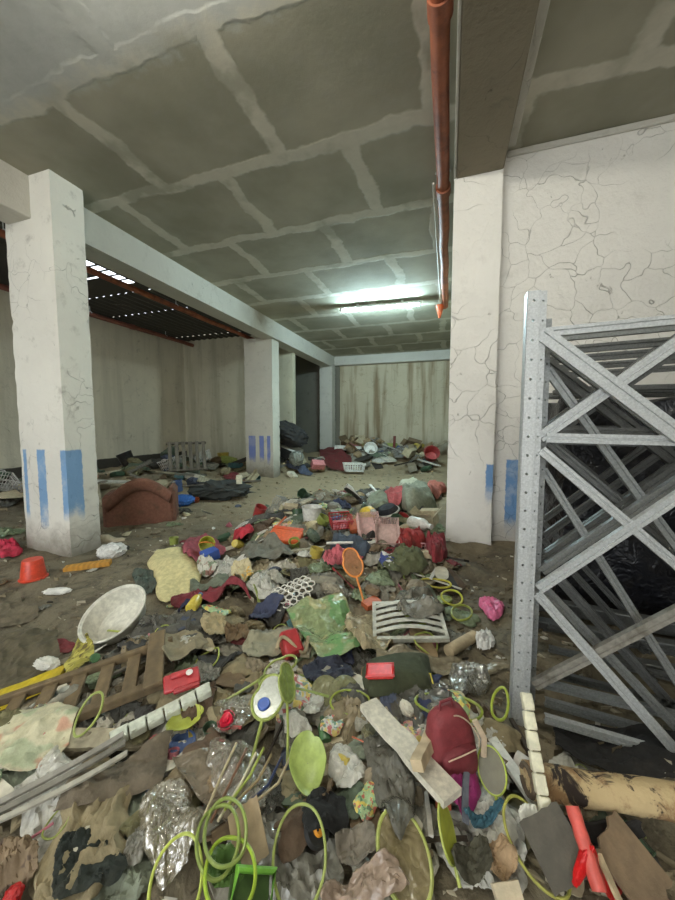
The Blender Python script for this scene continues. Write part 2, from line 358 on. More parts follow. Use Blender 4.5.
struct('trim_4', MB().box((.51, -.95, 4.285), (.11, 9.7, .03), bev=.008).box((.008, -.9, 4.18), (.022, 9.6, .255), bev=.004).box((2.8, 3.99, 4.27), (4.6, .03, .06), bev=.01), m_beam)             # plaster fillets
# roof of the side aisle: sheets on purlins, one sheet broken so that the sky shows
def roof_sheets():
    mb = MB(); x0, x1 = -9.1, -4.6; z = 4.5
    ys = np.arange(-2.0, 13.6, 1.15)
    for k, y in enumerate(ys):
        n = 40; P = [(x0+(x1-x0)*i/n) for i in range(n+1)]
        if 3.9 < y+.5 < 5.8: continue
        mb.shell([[(x, y-.02, z+.022*math.sin(i*math.pi/1.0+.8)+.02*(k % 2)) , (x, y+1.2, z+.022*math.sin(i*math.pi+.8)+.02*(k % 2))] for i, x in enumerate(P)], .006)
    # the patched sheet: laths with daylight in the gaps, close set holes near the ridge end
    slots = [(-6.36, 4.30+.21*i, .22, .15) for i in range(7)]+[(-6.14, 4.28+.22*i, .06, .06) for i in range(6)]+[(-6.95, 4.25+.24*i, .46, .05) for i in range(5)]
    xs = sorted({x0, x1}|{q[0]-q[2]/2 for q in slots}|{q[0]+q[2]/2 for q in slots}); ysl = sorted({3.55, 6.0}|{q[1]-q[3]/2 for q in slots}|{q[1]+q[3]/2 for q in slots})
    for i in range(len(xs)-1):
        for j in range(len(ysl)-1):
            cx, cy = (xs[i]+xs[i+1])/2, (ysl[j]+ysl[j+1])/2
            if any(abs(cx-q[0]) < q[2]/2 and abs(cy-q[1]) < q[3]/2 for q in slots): continue
            mb.add([(xs[i], ysl[j], z), (xs[i+1], ysl[j], z), (xs[i+1], ysl[j+1], z), (xs[i], ysl[j+1], z)], [(0, 1, 2, 3)])
    return mb
struct('roof_aisle', roof_sheets(), mat((70, 66, 60), 'metal', metal=.1, rough=.8, dirt=.5))
# ------------------------------------------------------------------ lamps and pipes on the ceiling
def emis(col, st):
    m, n, b = newmat('lit_tube'); b.inputs['Emission Color'].default_value = col; b.inputs['Emission Strength'].default_value = st
    b.inputs['Base Color'].default_value = (.9, .9, .9, 1); return m
m_tube = emis((.64, .91, 1, 1), TUBE_POWER*3.8); m_tube2 = emis((1, .97, .86, 1), TUBE_POWER)
m_lampbody = mat((205, 208, 205), 'plastic', dirt=.1, bump=0)
def batten(label, x, y, z=4.15, L=1.8, mt=None):
    t = empty('fluorescent_light', label, 'lamp', (x, y, z), R(4))
    link('housing', MB().box((0, 0, .075), (L, .10, .05)), m_lampbody, t)
    for dx in (-L/2+.02, L/2-.02): link('end_cap', MB().box((dx, 0, .03), (.04, .07, .07)), m_lampbody, t)
    link('fluorescent_tube', MB().tube([(-L/2+.04, 0, .02), (L/2-.04, 0, .02)], .021, 12), mt or m_tube, t)
    for dx in (-.5, .5): link('mounting_bracket', MB().box((dx, 0, .12), (.05, .05, .06)), m_lampbody, t)
    return t
batten('lit fluorescent tube light under the ceiling beyond the white pillar', -1.53, 7.76)
batten('lit fluorescent tube light on the ceiling above the rubbish heap, behind the viewer', -1.4, 1.1, mt=m_tube2)
batten('lit fluorescent tube light on the ceiling near the loading doorway', -1.6, -3.0, mt=m_tube2)
batten('unseen fluorescent tube light added on the ceiling to brighten the right bay', 1.7, -.9, mt=emis((1, .97, .86, 1), TUBE_POWER*.55))  # no lamp known here; added out of view to brighten the right bay
def pipe_mat(a, b_):
    m, n, b = newmat('rusty_pipe'); p = pos(n); k = n.ramp(n.noise(p, 5, 6, .65), .35, .7)
    c = n.mix(k, lin(a), lin(b_)); c = n.mix(n.ramp(n.noise(p, 14, 4), .58, .72, 0, .6), c, lin((84, 44, 30)))
    n.l.new(c, b.inputs['Base Color']); b.inputs['Roughness'].default_value = .6; return m
m_pipe = pipe_mat((164, 94, 62), (118, 68, 48))
m_pipe2 = pipe_mat((136, 82, 66), (108, 66, 56))
def pipe(name, label, p0, p1, r, m, couplings=(), hangers=()):
    p0 = Vector(p0); p1 = Vector(p1); t = empty(name, label, 'pipe', p0); d = p1-p0; L = d.length
    n = 24; rs = np.random.default_rng(int(abs(p0.x*100)))
    link('pipe_run', MB().tube([d*(i/n)+Vector((rs.normal(0, .004), 0, rs.normal(0, .004))) for i in range(n+1)], r, 16), m, t)
    for k in couplings: link('coupling', MB().tube([d*k-d.normalized()*.06, d*k+d.normalized()*.06], r*1.22, 16), m, t)
    for k in hangers: link('pipe_hanger', MB().tube([d*k+Vector((r*1.1*math.cos(a), 0, r*1.1*math.sin(a))) for a in np.linspace(.2, math.pi-.2, 9)], .008, 6).tube([d*k+Vector((0, 0, r)), d*k+Vector((0, 0, r+.3))], .006, 6), m_lampbody, t)
    return t
pipe('overhead_pipe', 'thick orange rusty pipe running along the ceiling beside the raw concrete beam', (-.085, -4.5, 4.14), (-.125, 8.0, 4.14), .065, m_pipe, (.55, .69), (.5, .67, .9))
pipe('overhead_pipe', 'long orange pipe under the aisle roof passing behind the striped column', (-5.55, -2, 3.99), (-5.35, 9.9, 3.99), .05, m_pipe, (.3, .46, .7), (.2, .42, .66))
pipe('overhead_pipe', 'dull red pipe along the top of the aisle wall under the sheet roof', (-8.55, -2, 4.28), (-8.55, 9.95, 4.32), .06, m_pipe2, (.5, .8), (.4, .7, .9))
t = tag(link('cable_conduit', MB().tube([(-.21, y, 4.12+.006*math.sin(y*3)) for y in np.arange(3.95, 8.2, .2)], .012, 6), mat((205, 200, 190), 'plastic')), 'thin white cable conduit alongside the orange ceiling pipe', 'conduit')
t = empty('pipe_nozzle', 'orange cone nozzle hanging at the far end of the orange ceiling pipe', 'nozzle', (-.23, 7.8, 3.98))
link('cone', MB().lathe([(.02, -.14), (.085, .1), (.085, .13), (.0, .13)], 16), mat((222, 104, 58), 'plastic'), t); link('stem', MB().tube([(0, 0, .1), (.04, 0, .2)], .02, 8), m_lampbody, t)

# ------------------------------------------------------------------ galvanised rack frames leaning together
m_steel_dim = mat((150, 153, 151), 'metal', rough=.42, dirt=.1, scale=30, metal=.55)  # one steel in three tones: light and shade are put into the colour
m_steel_lit = mat((188, 191, 190), 'metal', rough=.45, dirt=.08, scale=34, metal=.35)
m_steel_shade = mat((112, 114, 112), 'metal', rough=.46, dirt=.15, scale=30, metal=.55)  # darkest tone, painting the shade behind the front frames
m_rust = mat((146, 142, 132), 'metal', rough=.6, dirt=.6, metal=.35)
def holed_plate(w, L, pitch, r, z0=0, thick=.003, yq=0, xo=0):
    """front plate of an upright with one real hole per pitch"""
    mb = MB(); n = 8; k = int(L/pitch); pitch = L/k
    for i in range(k):
        zc = z0+(i+.5)*pitch; hz = pitch/2; hw = w/2
        outer = [(hw, 0), (hw, hz), (0, hz), (-hw, hz), (-hw, 0), (-hw, -hz), (0, -hz), (hw, -hz)]
        ang = [math.atan2(b, a) for a, b in outer]
        inner = [(r*math.cos(q*math.pi/4), r*math.sin(q*math.pi/4)) for q in range(8)]
        v = [(xo+a, yq, zc+b) for a, b in outer]+[(xo+a, yq, zc+b) for a, b in inner]+[(xo+a, yq+thick*4, zc+b) for a, b in inner]
        f = [(j, (j+1) % 8, 8+(j+1) % 8, 8+j) for j in range(8)]+[(8+j, 8+(j+1) % 8, 16+(j+1) % 8, 16+j) for j in range(8)]
        mb.add(v, f)
    return mb
def upright(L, z0, detail=True):
    mb = MB()
    if detail:
        mb.add(*((lambda q: (q.v, q.f))(holed_plate(.042, L, .072, .0052, z0, xo=-.013))))
        mb.add(*((lambda q: (q.v, q.f))(holed_plate(.021, L, .072, .0034, z0, xo=.0225, yq=.012))))
    else: mb.box((-.013, 0, z0+L/2), (.042, .004, L), bev=0).box((.0225, .012, z0+L/2), (.021, .004, L), bev=0)
    zc = z0+L/2
    mb.box((-.034, .025, zc), (.003, .05, L), bev=0).box((.0095, .006, zc), (.003, .014, L), bev=0).box((.033, .035, zc), (.003, .045, L), bev=0)
    mb.box((-.022, .05, zc), (.024, .003, L), bev=0).box((.022, .057, zc), (.022, .003, L), bev=0)
    return mb
def channel(p0, p1, w, y, d=.022):
    """lipped brace between two (x, z) points at depth y"""
    a = np.array(p0); b = np.array(p1); t = (b-a)/np.linalg.norm(b-a); nn = np.array([-t[1], t[0]])
    prof = [(-w/2, d), (-w/2, 0), (-w*.14, 0), (-w*.10, .006), (w*.10, .006), (w*.14, 0), (w/2, 0), (w/2, d), (w/2-.003, d), (w/2-.003, .009), (-w/2+.003, .009), (-w/2+.003, d)]
    mb = MB(); v = []
    for q in (a, b):
        for o, dy in prof: c = q+nn*o; v.append((c[0], y+dy, c[1]))
    n = len(prof); mb.add(v, [(i, (i+1) % n, n+(i+1) % n, n+i) for i in range(n)]+[tuple(range(n)), tuple(range(n, 2*n))[::-1]])
    return mb
FX0 = .312
def mem(u0, v0, u1, v1, y, xe=1.38):
    """brace drawn between two sight lines on the frame's plane, run on to the far upright"""
    a = plane_y(u0, v0, y)[[0, 2]]; b = plane_y(u1, v1, y)[[0, 2]]; k = (xe-a[0])/(b[0]-a[0]); e = a+(b-a)*k
    zz = np.clip(e[1], .12, 1.98)
    if abs(zz-e[1]) > 1e-6: k = (zz-a[1])/(b[1]-a[1]); e = a+(b-a)*k
    return a, e
BR = [('A', (543, 333, 675, 431), .056, 0, 0), ('B', (542, 438, 675, 346), .042, .03, 0), ('H', (548, 438, 675, 441), .036, .02, 0), ('C', (542, 450, 675, 563), .034, .004, 0),
      ('E', (539, 590, 675, 500), .036, .0, 0), ('F', (538, 595, 675, 751), .038, .01, 0), ('I', (536, 692, 675, 622), .04, .03, 1), ('J', (546, 722, 675, 760), .032, .01, 0), ('T', (545, 331, 675, 318), .034, .02, 0)]
BR2 = [('D', (542, 572, 675, 484), .036, 0, 0), ('G', (546, 590, 675, 726), .036, .0, 0), ('J', (546, 705, 675, 742), .036, .01, 0), ('T', (545, 335, 675, 322), .034, .02, 0), ('K', (549, 368, 650, 506), .034, .02, 0), ('C', (545, 470, 603, 562), .03, .02, 0), ('J', (546, 690, 675, 722), .036, .03, 0)]
ordn = ['front', 'second', 'third', 'fourth', 'fifth', 'sixth', 'seventh', 'eighth', 'ninth']
for k in range(6):
    y = 1.5+.115*k+.018*k*k; x0 = FX0 if k == 0 else .232*y-.015
    lab = 'galvanised steel rack frame at the front of the leaning stack, perforated upright in full view' if k == 0 else f'galvanised steel rack frame, {ordn[k]} from the front of the stack beside the cracked wall'
    t = empty('pallet_rack', lab, 'rack frame', (0, y, 0), 0, 'rack frames stacked against the wall')
    o = link('upright', upright(2.0 if k == 0 else 1.93, .06, k < 2), m_steel_lit if k == 0 else m_steel_dim if k < 3 else m_steel_shade, t, smooth=False); o.location.x = x0
    o = link('upright', upright(1.93, .06, False), m_steel_shade, t, smooth=False); o.location.x = x0+1.12
    src = BR if k == 0 else BR2 if k == 1 else BR
    dx = 0 if k < 2 else x0-FX0
    for nm, px, wd, dy, ru in src:
        if k >= 2 and nm in ('I',) : continue
        a, e = mem(*px, 1.5 if k != 1 else y, FX0+1.12 if k != 1 else x0+1.12)
        wob = 0 if k < 2 else ((k*37 % 11)-5)*.008
        sh = np.array([dx, wob if nm not in 'TJ' else 0])
        if nm == 'T' and k >= 1: sh = sh+np.array([0, -.008*k]); 
        link('top_rail' if nm == 'T' else 'bottom_rail' if nm == 'J' else 'crossbar' if nm == 'H' else 'brace', channel(a+sh, e+sh, wd, dy), m_rust if ru else (m_steel_lit if k == 0 else m_steel_dim if k < 2 else m_steel_shade), t, smooth=False)
# tarpaulin bundle behind the frames, brought forward to block light there
def lumpy_block(sx, sy, sz, seed, amp=.04, n=18):
    mb = MB(); k = 0; bm = bmesh.new(); bmesh.ops.create_cube(bm, size=1); bmesh.ops.subdivide_edges(bm, edges=bm.edges[:], cuts=n, use_grid_fill=True)
    for v in bm.verts:
        p = np.array(v.co); q = p*np.array([sx, sy, sz]); d = p/np.linalg.norm(p)
        r = amp*(nz(q[0]*1.0+q[2], q[1]+q[2]*.6, seed, 1.4)+.6*abs(nz(q[0]-q[2]*.7, q[1]*1.3+q[2], seed+1, 3)))
        rr = 1-.10*np.linalg.norm(np.sort(np.abs(p))[1:]*2)**4*.12
        v.co = Vector(q*rr+d*r)
    bm.verts.index_update(); mb.add([v.co[:] for v in bm.verts], [[v.index for v in f.verts] for f in bm.faces]); bm.free(); return mb
o = tag(link('tarpaulin_bundle', lumpy_block(2.5, .95, 1.72, 4, .045, 30), mat((26, 27, 32), 'film', opac=1, rough=.35, bump=.5)), 'tall bundle wrapped in black tarpaulin behind the steel rack frames', 'bundle'); o.location = (1.98, 3.22, .88)
for k in range(7):                                                    # spare rails laid on the bundle and loose beams on the floor behind the frames
    link_ = link('steel_rail', MB().box((0, 0, 0), (2.3, .05, .035), bev=.004), m_steel_shade); link_.location = (1.95, 2.82+.125*k, 1.80+.012*(k % 2)); link_.rotation_euler.z = .01*((k*5) % 4-1.5)
    tag(link_, f'loose grey steel rail lying on the black tarpaulin bundle, {ordn[k] if k else "the one at the front"} counted from the room' if k else 'loose grey steel rail lying along the front edge of the black tarpaulin bundle', 'rail', 'spare rails on the bundle')
for k in range(5):
    link_ = link('steel_channel', MB().box((0, 0, 0), (1.9, .05, .09), bev=.006), m_steel_shade); link_.location = (1.32+.02*k, 1.86+.15*k, .16+.045*k); link_.rotation_euler = (.2, .02*(k-2), .02*((k*3) % 4-1.5))
    tag(link_, f'shade-darkened steel channel lying low behind the rack frames, {ordn[k]} one counted from the room', 'channel', 'loose channels behind the rack')
# ------------------------------------------------------------------ laying things on the heap
LAND = []                                                              # (x, y, phrase) of things one can point to
def land(x, y, phrase): LAND.append((float(x), float(y), phrase))
def surf_frame(x, y, r):
    e = max(r, .04); gxx = (Hs(x+e, y)-Hs(x-e, y))/(2*e); gyy = (Hs(x, y+e)-Hs(x, y-e))/(2*e); k = .8
    return Vector((-gxx*k, -gyy*k, 1)).normalized()
def place(name, label, cat, parts, u=None, v=None, xy=None, yaw=0.0, tilt=0.0, roll=0.0, sink=.012, fit=True, group=None, phrase=None, lift=0.0, do_stamp=True, single=None):
    """parts: [(name, MB, material, part label, [sub-parts])] in the thing's own frame; settles it on the heap.
    yaw 0 = its x axis runs across the view; tilt leans its top away from the viewer"""
    allv = np.array([p for q in parts for p in q[1].v]+[p for q in parts if len(q) > 4 for s in q[4] for p in s[1].v])
    if xy is None: tgt = np.array([u, v], float); cur = tgt.copy()
    for it in range(4 if xy is None else 1):
        p = at(*cur) if xy is None else (xy[0], xy[1], 0)
        Mr = Matrix.Rotation(YAW+yaw, 3, 'Z') @ Matrix.Rotation(tilt, 3, 'X') @ Matrix.Rotation(roll, 3, 'Y')
        if fit:
            nrm = surf_frame(p[0], p[1], np.abs(allv[:, :2]).max()*.7); q = Vector((0, 0, 1)).rotation_difference(nrm).to_matrix(); Mr = q @ Mr
        A = np.array(Mr); W = allv @ A.T; c = (W.max(0)+W.min(0))/2
        W2 = W-np.array([c[0], c[1], 0]); px = W2[:, 0]+p[0]; py = W2[:, 1]+p[1]
        gap = Hs(px, py)-W2[:, 2]; zz = float(np.max(gap))
        zq = float(np.percentile(gap, 97)); z = zq*.6+zz*.4-sink+lift
        if xy is None:
            s = seen((p[0], p[1], c[2]+z)); cur = cur+(tgt-s)*.9; cur[0] = np.clip(cur[0], -60, 735); cur[1] = np.clip(cur[1], 440, 960)
    loc = Vector((p[0]-c[0], p[1]-c[1], z)); M4 = Matrix.Translation(loc) @ Mr.to_4x4()
    if len(parts) == 1 and not (len(parts[0]) > 4 and parts[0][4]):
        root = link(name, parts[0][1], parts[0][2])
    else:
        root = bpy.data.objects.new(name, None); COL.objects.link(root); root.empty_display_size = .05
        for q in parts:
            o = link(q[0], q[1], q[2], root)
            if len(q) > 3 and q[3]: o['label'] = q[3]
            if len(q) > 4:
                for s_ in q[4]: link(s_[0], s_[1], s_[2], o)
    root.matrix_world = M4; tag(root, label, cat, group)
    if do_stamp:
        A4 = np.array(Mr); off = np.array(loc)
        for q in parts: stamp_faces(np.array(q[1].v) @ A4.T+off, q[1].f)
    if phrase: land(p[0], p[1], phrase)
    return root
def ridge(x, y, seed, sc_): return 1-np.abs(nz(x, y, seed, sc_))
def drape(name, label, cat, corners, m, n=26, amp=.02, dome=0.0, ragged=.1, crum=.02, thick=.003, seed=0, fold=2.5, group=None, phrase=None, lift=.0, stiff=6, hem=True, tent=4, extra=None):
    """a limp sheet over whatever lies beneath it; corners in world xy: far side first, clockwise"""
    c = np.array([p[:2] for p in corners], float); S, T = np.meshgrid(np.linspace(0, 1, n), np.linspace(0, 1, n), indexing='ij')
    size = (np.linalg.norm(c[1]-c[0])+np.linalg.norm(c[3]-c[0]))/2
    s = S+ragged*nz(S*.8, T*.8, seed+1, .9)*(1-np.minimum(1, 4*np.minimum(S, 1-S))*.8); tt = T+ragged*nz(S*.8, T*.8, seed+2, .9)*(1-np.minimum(1, 4*np.minimum(T, 1-T))*.8)
    if ragged > .04:                                                  # round the corners a little
        d = np.maximum(0, np.abs(S-.5)+np.abs(T-.5)-.72)*.45; s = s-np.sign(S-.5)*d; tt = tt-np.sign(T-.5)*d
    P = (c[0]*((1-s)*(1-tt))[..., None]+c[1]*(s*(1-tt))[..., None]+c[2]*(s*tt)[..., None]+c[3]*((1-s)*tt)[..., None])
    fs = fold/size; x, y = P[..., 0], P[..., 1]
    x = x+crum*size*nz(x, y, seed+3, fs*.5); y = y+crum*size*nz(x, y, seed+4, fs*.5)
    z0 = Hs(x, y); z0 = np.minimum(z0, np.percentile(z0, 70)+.25*size); z = z0.copy()
    for _ in range(stiff):
        zp = np.pad(z, 1, mode='edge'); z = np.maximum(z0, (zp[:-2, 1:-1]+zp[2:, 1:-1]+zp[1:-1, :-2]+zp[1:-1, 2:])/4)
    for _ in range(tent):
        zp = np.pad(z, 1, mode='edge'); z = z*.4+.6*(zp[:-2, 1:-1]+zp[2:, 1:-1]+zp[1:-1, :-2]+zp[1:-1, 2:])/4
    edge = np.minimum(1, 6*np.minimum(np.minimum(S, 1-S), np.minimum(T, 1-T)))
    wr = sum(min(amp*a_, .24*size/(fold*k_))*(ridge(x+y*(.3*i_), y, seed+5+i_, fs*k_)**p_) for i_, (a_, k_, p_) in enumerate(((.8, .5, 4), (.5, 1.0, 3), (.22, 2.0, 2)))) + min(amp*.08, .08*size/(fold*4))*nz(x, y, seed+8, fs*3.5)
    wr = wr*(.45+.55*edge)+amp*.5*np.abs(nz(S*1.1, T*1.1, seed+9, 1.3))*(1-edge)
    z = z+.003+lift+wr+dome*np.sqrt(np.clip(edge*(1-((S-.5)**2+(T-.5)**2)*1.8), 0, 1))
    G = np.stack([x, y, z], -1); mb = MB().shell(G, thick)
    org = (float(x.mean()), float(y.mean()), float(z.min()))
    o = tag(link(name, mb, m, origin=org), label, cat, group)
    U = np.stack([(G[:-1, :-1]*(1-a)*(1-b)+G[1:, :-1]*a*(1-b)+G[:-1, 1:]*(1-a)*b+G[1:, 1:]*a*b) for a in (.1, .5, .9) for b in (.1, .5, .9)]).reshape(-1, 3); stamp(U)
    if phrase: land(org[0], org[1], phrase)
    return o
def px4(*uv): return [at(a, b) for a, b in uv]
def quad(x, y, L, W, a):
    ca, sa = math.cos(a), math.sin(a); return [(x+ca*i*L/2-sa*j*W/2, y+sa*i*L/2+ca*j*W/2) for i, j in ((-1, 1), (1, 1), (1, -1), (-1, -1))]
def px_len(u, v): p = at(u, v); return float((p-np.array([0, 0, EYE])) @ FW)/F_PX      # metres per picture unit there

# shapes used again and again ------------------------------------------------
def ring(rx, ry, r, n=36, wob=.03, seed=0, lift=.0):
    rr = np.random.default_rng(seed); p = rr.uniform(0, 6.28, 3)
    return [(rx*math.cos(t)*(1+wob*math.sin(2*t+p[0])), ry*math.sin(t)*(1+wob*math.sin(3*t+p[1])), lift*math.sin(t*2+p[2])) for t in np.linspace(0, 2*math.pi, n, endpoint=False)]
def hoop_parts(rx, ry, r, m, seed=0, wob=.03, lift=.004): return [('rim', MB().tube(ring(rx, ry, r, 40, wob, seed, lift), r, 8, True), m)]
LIME = (150, 162, 84); LIME2 = (132, 148, 72)
m_lime = mat(LIME, 'plastic', dirt=.18); m_lime2 = mat(LIME2, 'plastic', dirt=.3); m_limefilm = mat((158, 178, 100), 'film', opac=.82, dirt=.15, rough=.3)
def racket_parts(s=1.0, film=None, inner=None, seed=0, m=None):
    """toy racket: waisted double-lobed rim, membrane, stick"""
    m = m or m_lime; n = 44; out = []
    for i in range(n):
        t = 2*math.pi*i/n; rr = .066*(1-.17*math.exp(-((math.sin(t)-.35)/.28)**2)*abs(math.cos(t))); out.append((rr*math.cos(t)*.80*s, (rr*math.sin(t)*1.12)*s, 0))
    P = [('rim', MB().tube(out, .0052*s, 8, True), m), ('handle', MB().tube([(0, -.072*s, 0), (.002, -.16*s, .002), (0, -.26*s, 0)], [.0055*s, .005*s, .006*s], 8), m)]
    if film: P.append(('membrane', MB().poly([(a*.97, b*.97) for a, b, _ in out], .0022), film))
    if inner: P.append(('badge', MB().lathe([(.0, .008), (.018*s, .008), (.021*s, .004), (.021*s, 0)], 18, Matrix.Translation((-.008*s, -.028*s, .003))), inner, 'round blue badge'))
    return P
def shovel_parts(s=1.0, m=None):
    """toy shovel: leaf-shaped dished blade with one notch, short stick"""
    m = m or m_lime; g = []; A = np.linspace(0, 2*math.pi, 49)
    for k in np.linspace(.02, 1, 8):
        g.append([(k*.058*s*math.cos(t)*(1-.13*math.exp(-((t-1.05)/.16)**2))*(1-.25*max(0, -math.sin(t))), k*.080*s*math.sin(t)*(1-.13*math.exp(-((t-1.05)/.16)**2)), .020*s*k**3) for t in A])
    return [('blade', MB().shell(g, .003*s), m), ('handle', MB().tube([(.01*s, -.066*s, .012*s), (.028*s, -.10*s, .014*s), (.06*s, -.135*s, .014*s)], [.006*s, .0055*s, .007*s], 8), m)]
def basin_parts(r, h, m, wall=.006):
    return [('bowl', MB().lathe([(0, 0), (r*.72, 0), (r*.80, h*.15), (r*.95, h*.92), (r*.955, h*.97), (r*.90, h*.93), (r*.76, h*.2), (r*.70, wall), (0, wall)], 40), m), ('rim', MB().tube([(r*.975*math.cos(t), r*.975*math.sin(t), h*.96) for t in np.linspace(0, 6.283, 44, endpoint=False)], r*.035, 8, True), m)]
def basket_parts(L, W, H, m, nv=7, nh=3):
    """open basket with slotted sides"""
    side = MB(); k = .86
    def wall(a, b, a2, b2, n):
        for i in range(n+1):
            t = i/n; side.tube([Vector(a).lerp(Vector(b), t), Vector(a2).lerp(Vector(b2), t)], L*.014, 6)
        for j in range(nh+1):
            t = j/nh; side.tube([Vector(a).lerp(Vector(a2), t), Vector(b).lerp(Vector(b2), t)], L*.014, 6)
    lo = [(-L/2*k, -W/2*k, 0), (L/2*k, -W/2*k, 0), (L/2*k, W/2*k, 0), (-L/2*k, W/2*k, 0)]; hi = [(-L/2, -W/2, H), (L/2, -W/2, H), (L/2, W/2, H), (-L/2, W/2, H)]
    for i in range(4): wall(lo[i], lo[(i+1) % 4], hi[i], hi[(i+1) % 4], nv)
    rim = MB().tube([hi[0], hi[1], hi[2], hi[3]], L*.03, 8, True)
    base = MB().box((0, 0, L*.012), (L*k, W*k, L*.025)); hd = [('handle', MB().tube([(sx*L*.5, -W*.18, H), (sx*L*.54, -W*.12, H*1.12), (sx*L*.54, W*.12, H*1.12), (sx*L*.5, W*.18, H)], L*.018, 6), m) for sx in (-1, 1)]
    return [('side_lattice', side, m), ('rim', rim, m), ('base', base, m)]+hd
def carton_parts(L, W, H, m, seed=0, flaps=True):
    r = np.random.default_rng(seed); t = .005; b = MB().box((0, 0, t/2), (L, W, t), bev=0)
    for sx in (-1, 1): b.box((sx*L/2, 0, H/2), (t, W, H), bev=0)
    for sy in (-1, 1): b.box((0, sy*W/2, H/2), (L, t, H), bev=0)
    P = [('carton_body', b, m)]
    if flaps:
        for sx in (-1, 1):
            a = r.uniform(.2, 1.1); P.append(('flap', MB().box((0, 0, W*.22), (t, W*.96, W*.42), Matrix.Translation((sx*L/2, 0, H)) @ Matrix.Rotation(sx*a*1.4, 4, 'Y'), bev=0), m))
        for sy in (-1, 1):
            a = r.uniform(.3, 1.3); P.append(('flap', MB().box((0, 0, W*.22), (L*.94, t, W*.42), Matrix.Translation((0, sy*W/2, H)) @ Matrix.Rotation(-sy*a*1.3, 4, 'X'), bev=0), m))
    return P
def strip_parts(name, L, w, th, m, bend=.1, n=14, twist=0.0):
    g = []
    for i in range(n):
        t = i/(n-1)-.5; a = twist*t; g.append([(t*L, bend*L*(.25-t*t)+w*s*math.cos(a), w*s*math.sin(a)+th) for s in (-.5, 0, .5)])
    return [(name, MB().shell(g, th), m)]
def chain_parts(name, seg, L, w, h, m, bend=0.0, gap=.1):
    """hinged chain of moulded plastic segments"""
    P = []; x = -L/2; st = L/seg; a = 0
    for i in range(seg):
        xm = x+st/2; y = bend*L*(4*(xm/L)**2-1)*.25
        mb = MB().box((xm, y, h/2), (st*(1-gap), w, h)).box((xm, y+w*.36, h*.75), (st*.98, w*.2, h*.4), bev=0).box((xm-st*.2, y-w*.3, h*1.02), (st*.25, w*.3, h*.18), bev=0)
        P.append(('segment', mb, m)); x += st
    return P
def tin_parts(r, h, m, lid=None):
    P = [('cup', MB().lathe([(0, 0), (r*.82, 0), (r*.84, h*.05), (r, h*.96), (r*1.05, h), (r*.97, h), (r*.80, h*.08), (0, h*.06)], 22), m)]
    return P
def bottle_parts(r, h, m, mc):
    return [('bottle_body', MB().lathe([(0, 0), (r*.9, 0), (r, h*.05), (r, h*.55), (r*.85, h*.68), (r*.36, h*.84), (r*.34, h*.92), (0, h*.92)], 16, wob=.04), m), ('cap', MB().lathe([(r*.42, h*.9), (r*.42, h), (0, h)], 12), mc)]
def shoe_parts(L, m, ms):
    n = 14; g = []
    for i in range(n):
        t = i/(n-1); x = (t-.5)*L; w = L*.17*(.72+.5*math.sin(math.pi*(.15+.8*t)))*(1 if t < .93 else .75); h = L*(.30 if t < .28 else .30-.19*sst(.28, .62, t)) if True else 0
        h = float(h)*(1 if t < .9 else .75); g.append([(x, w*math.cos(q), .02*L+h*max(0, math.sin(q))) for q in np.linspace(-.15, math.pi+.15, 11)])
    return [('upper', MB().shell(g, .004), m), ('sole', MB().poly([((t-.5)*L*1.03, s*L*.17*(.75+.5*math.sin(math.pi*(.15+.8*t)))*(1 if .02 < t < .97 else .6)) for s, ts in ((-1, np.linspace(0, 1, 12)), (1, np.linspace(1, 0, 12))) for t in ts], .03*L), ms)]
def plank_parts(L, w, h, m, seed=0):
    r = np.random.default_rng(seed); n = 8; g = MB(); v = []
    for i in range(n+1):
        x = (i/n-.5)*L; dy, dz = r.normal(0, w*.02), r.normal(0, h*.04); e = (r.normal(0, .02)*L*.3 if i in (0, n) else 0)
        v += [(x+e, -w/2+dy, dz), (x+e*.2, w/2+dy, dz), (x+e*.6, w/2+dy, h+dz), (x-e*.5, -w/2+dy, h+dz)]
    f = [(i*4+j, i*4+(j+1) % 4, i*4+4+(j+1) % 4, i*4+4+j) for i in range(n) for j in range(4)]+[(3, 2, 1, 0), (n*4, n*4+1, n*4+2, n*4+3)]
    return [('plank', g.add(v, f), m)]
def crumple_parts(name, r, m, seed, sx=1, sy=1, sz=.7, amp=.35):
    bm = bmesh.new(); bmesh.ops.create_icosphere(bm, subdivisions=4, radius=1); mb = MB()
    V = np.array([v.co[:] for v in bm.verts]); x, y, z = V.T
    k = 1+amp*(.5*ridge(x+z*.7, y-z*.5, seed, .5)**2+.35*ridge(x-z, y+z*.8, seed+1, 1.1)**2+.2*nz(x+z, y-z, seed+2, 2.2)-.45)
    V = V*k[:, None]*np.array([sx, sy, sz])*r; mb.add(V, [[v.index for v in f.verts] for f in bm.faces]); bm.free(); return [(name, mb, m)]
def blocked(x, y, m=.06):
    return (x > .16-m and 1.38 < y < 4.0) or (x > -.1 and y > 3.65) or (-4.98-m < x < -4.1+m and 2.66-m < y < 3.12+m) or (-5.75 < x < -4.25 and 8.0 < y < 9.0) or (-5.3 < x < -4.1 and 12.5 < y < 13.6) or x < -8.6 or (x < -4.4 and y > 9.6) or y > 12.9 or (y > 4 and x > -.35)
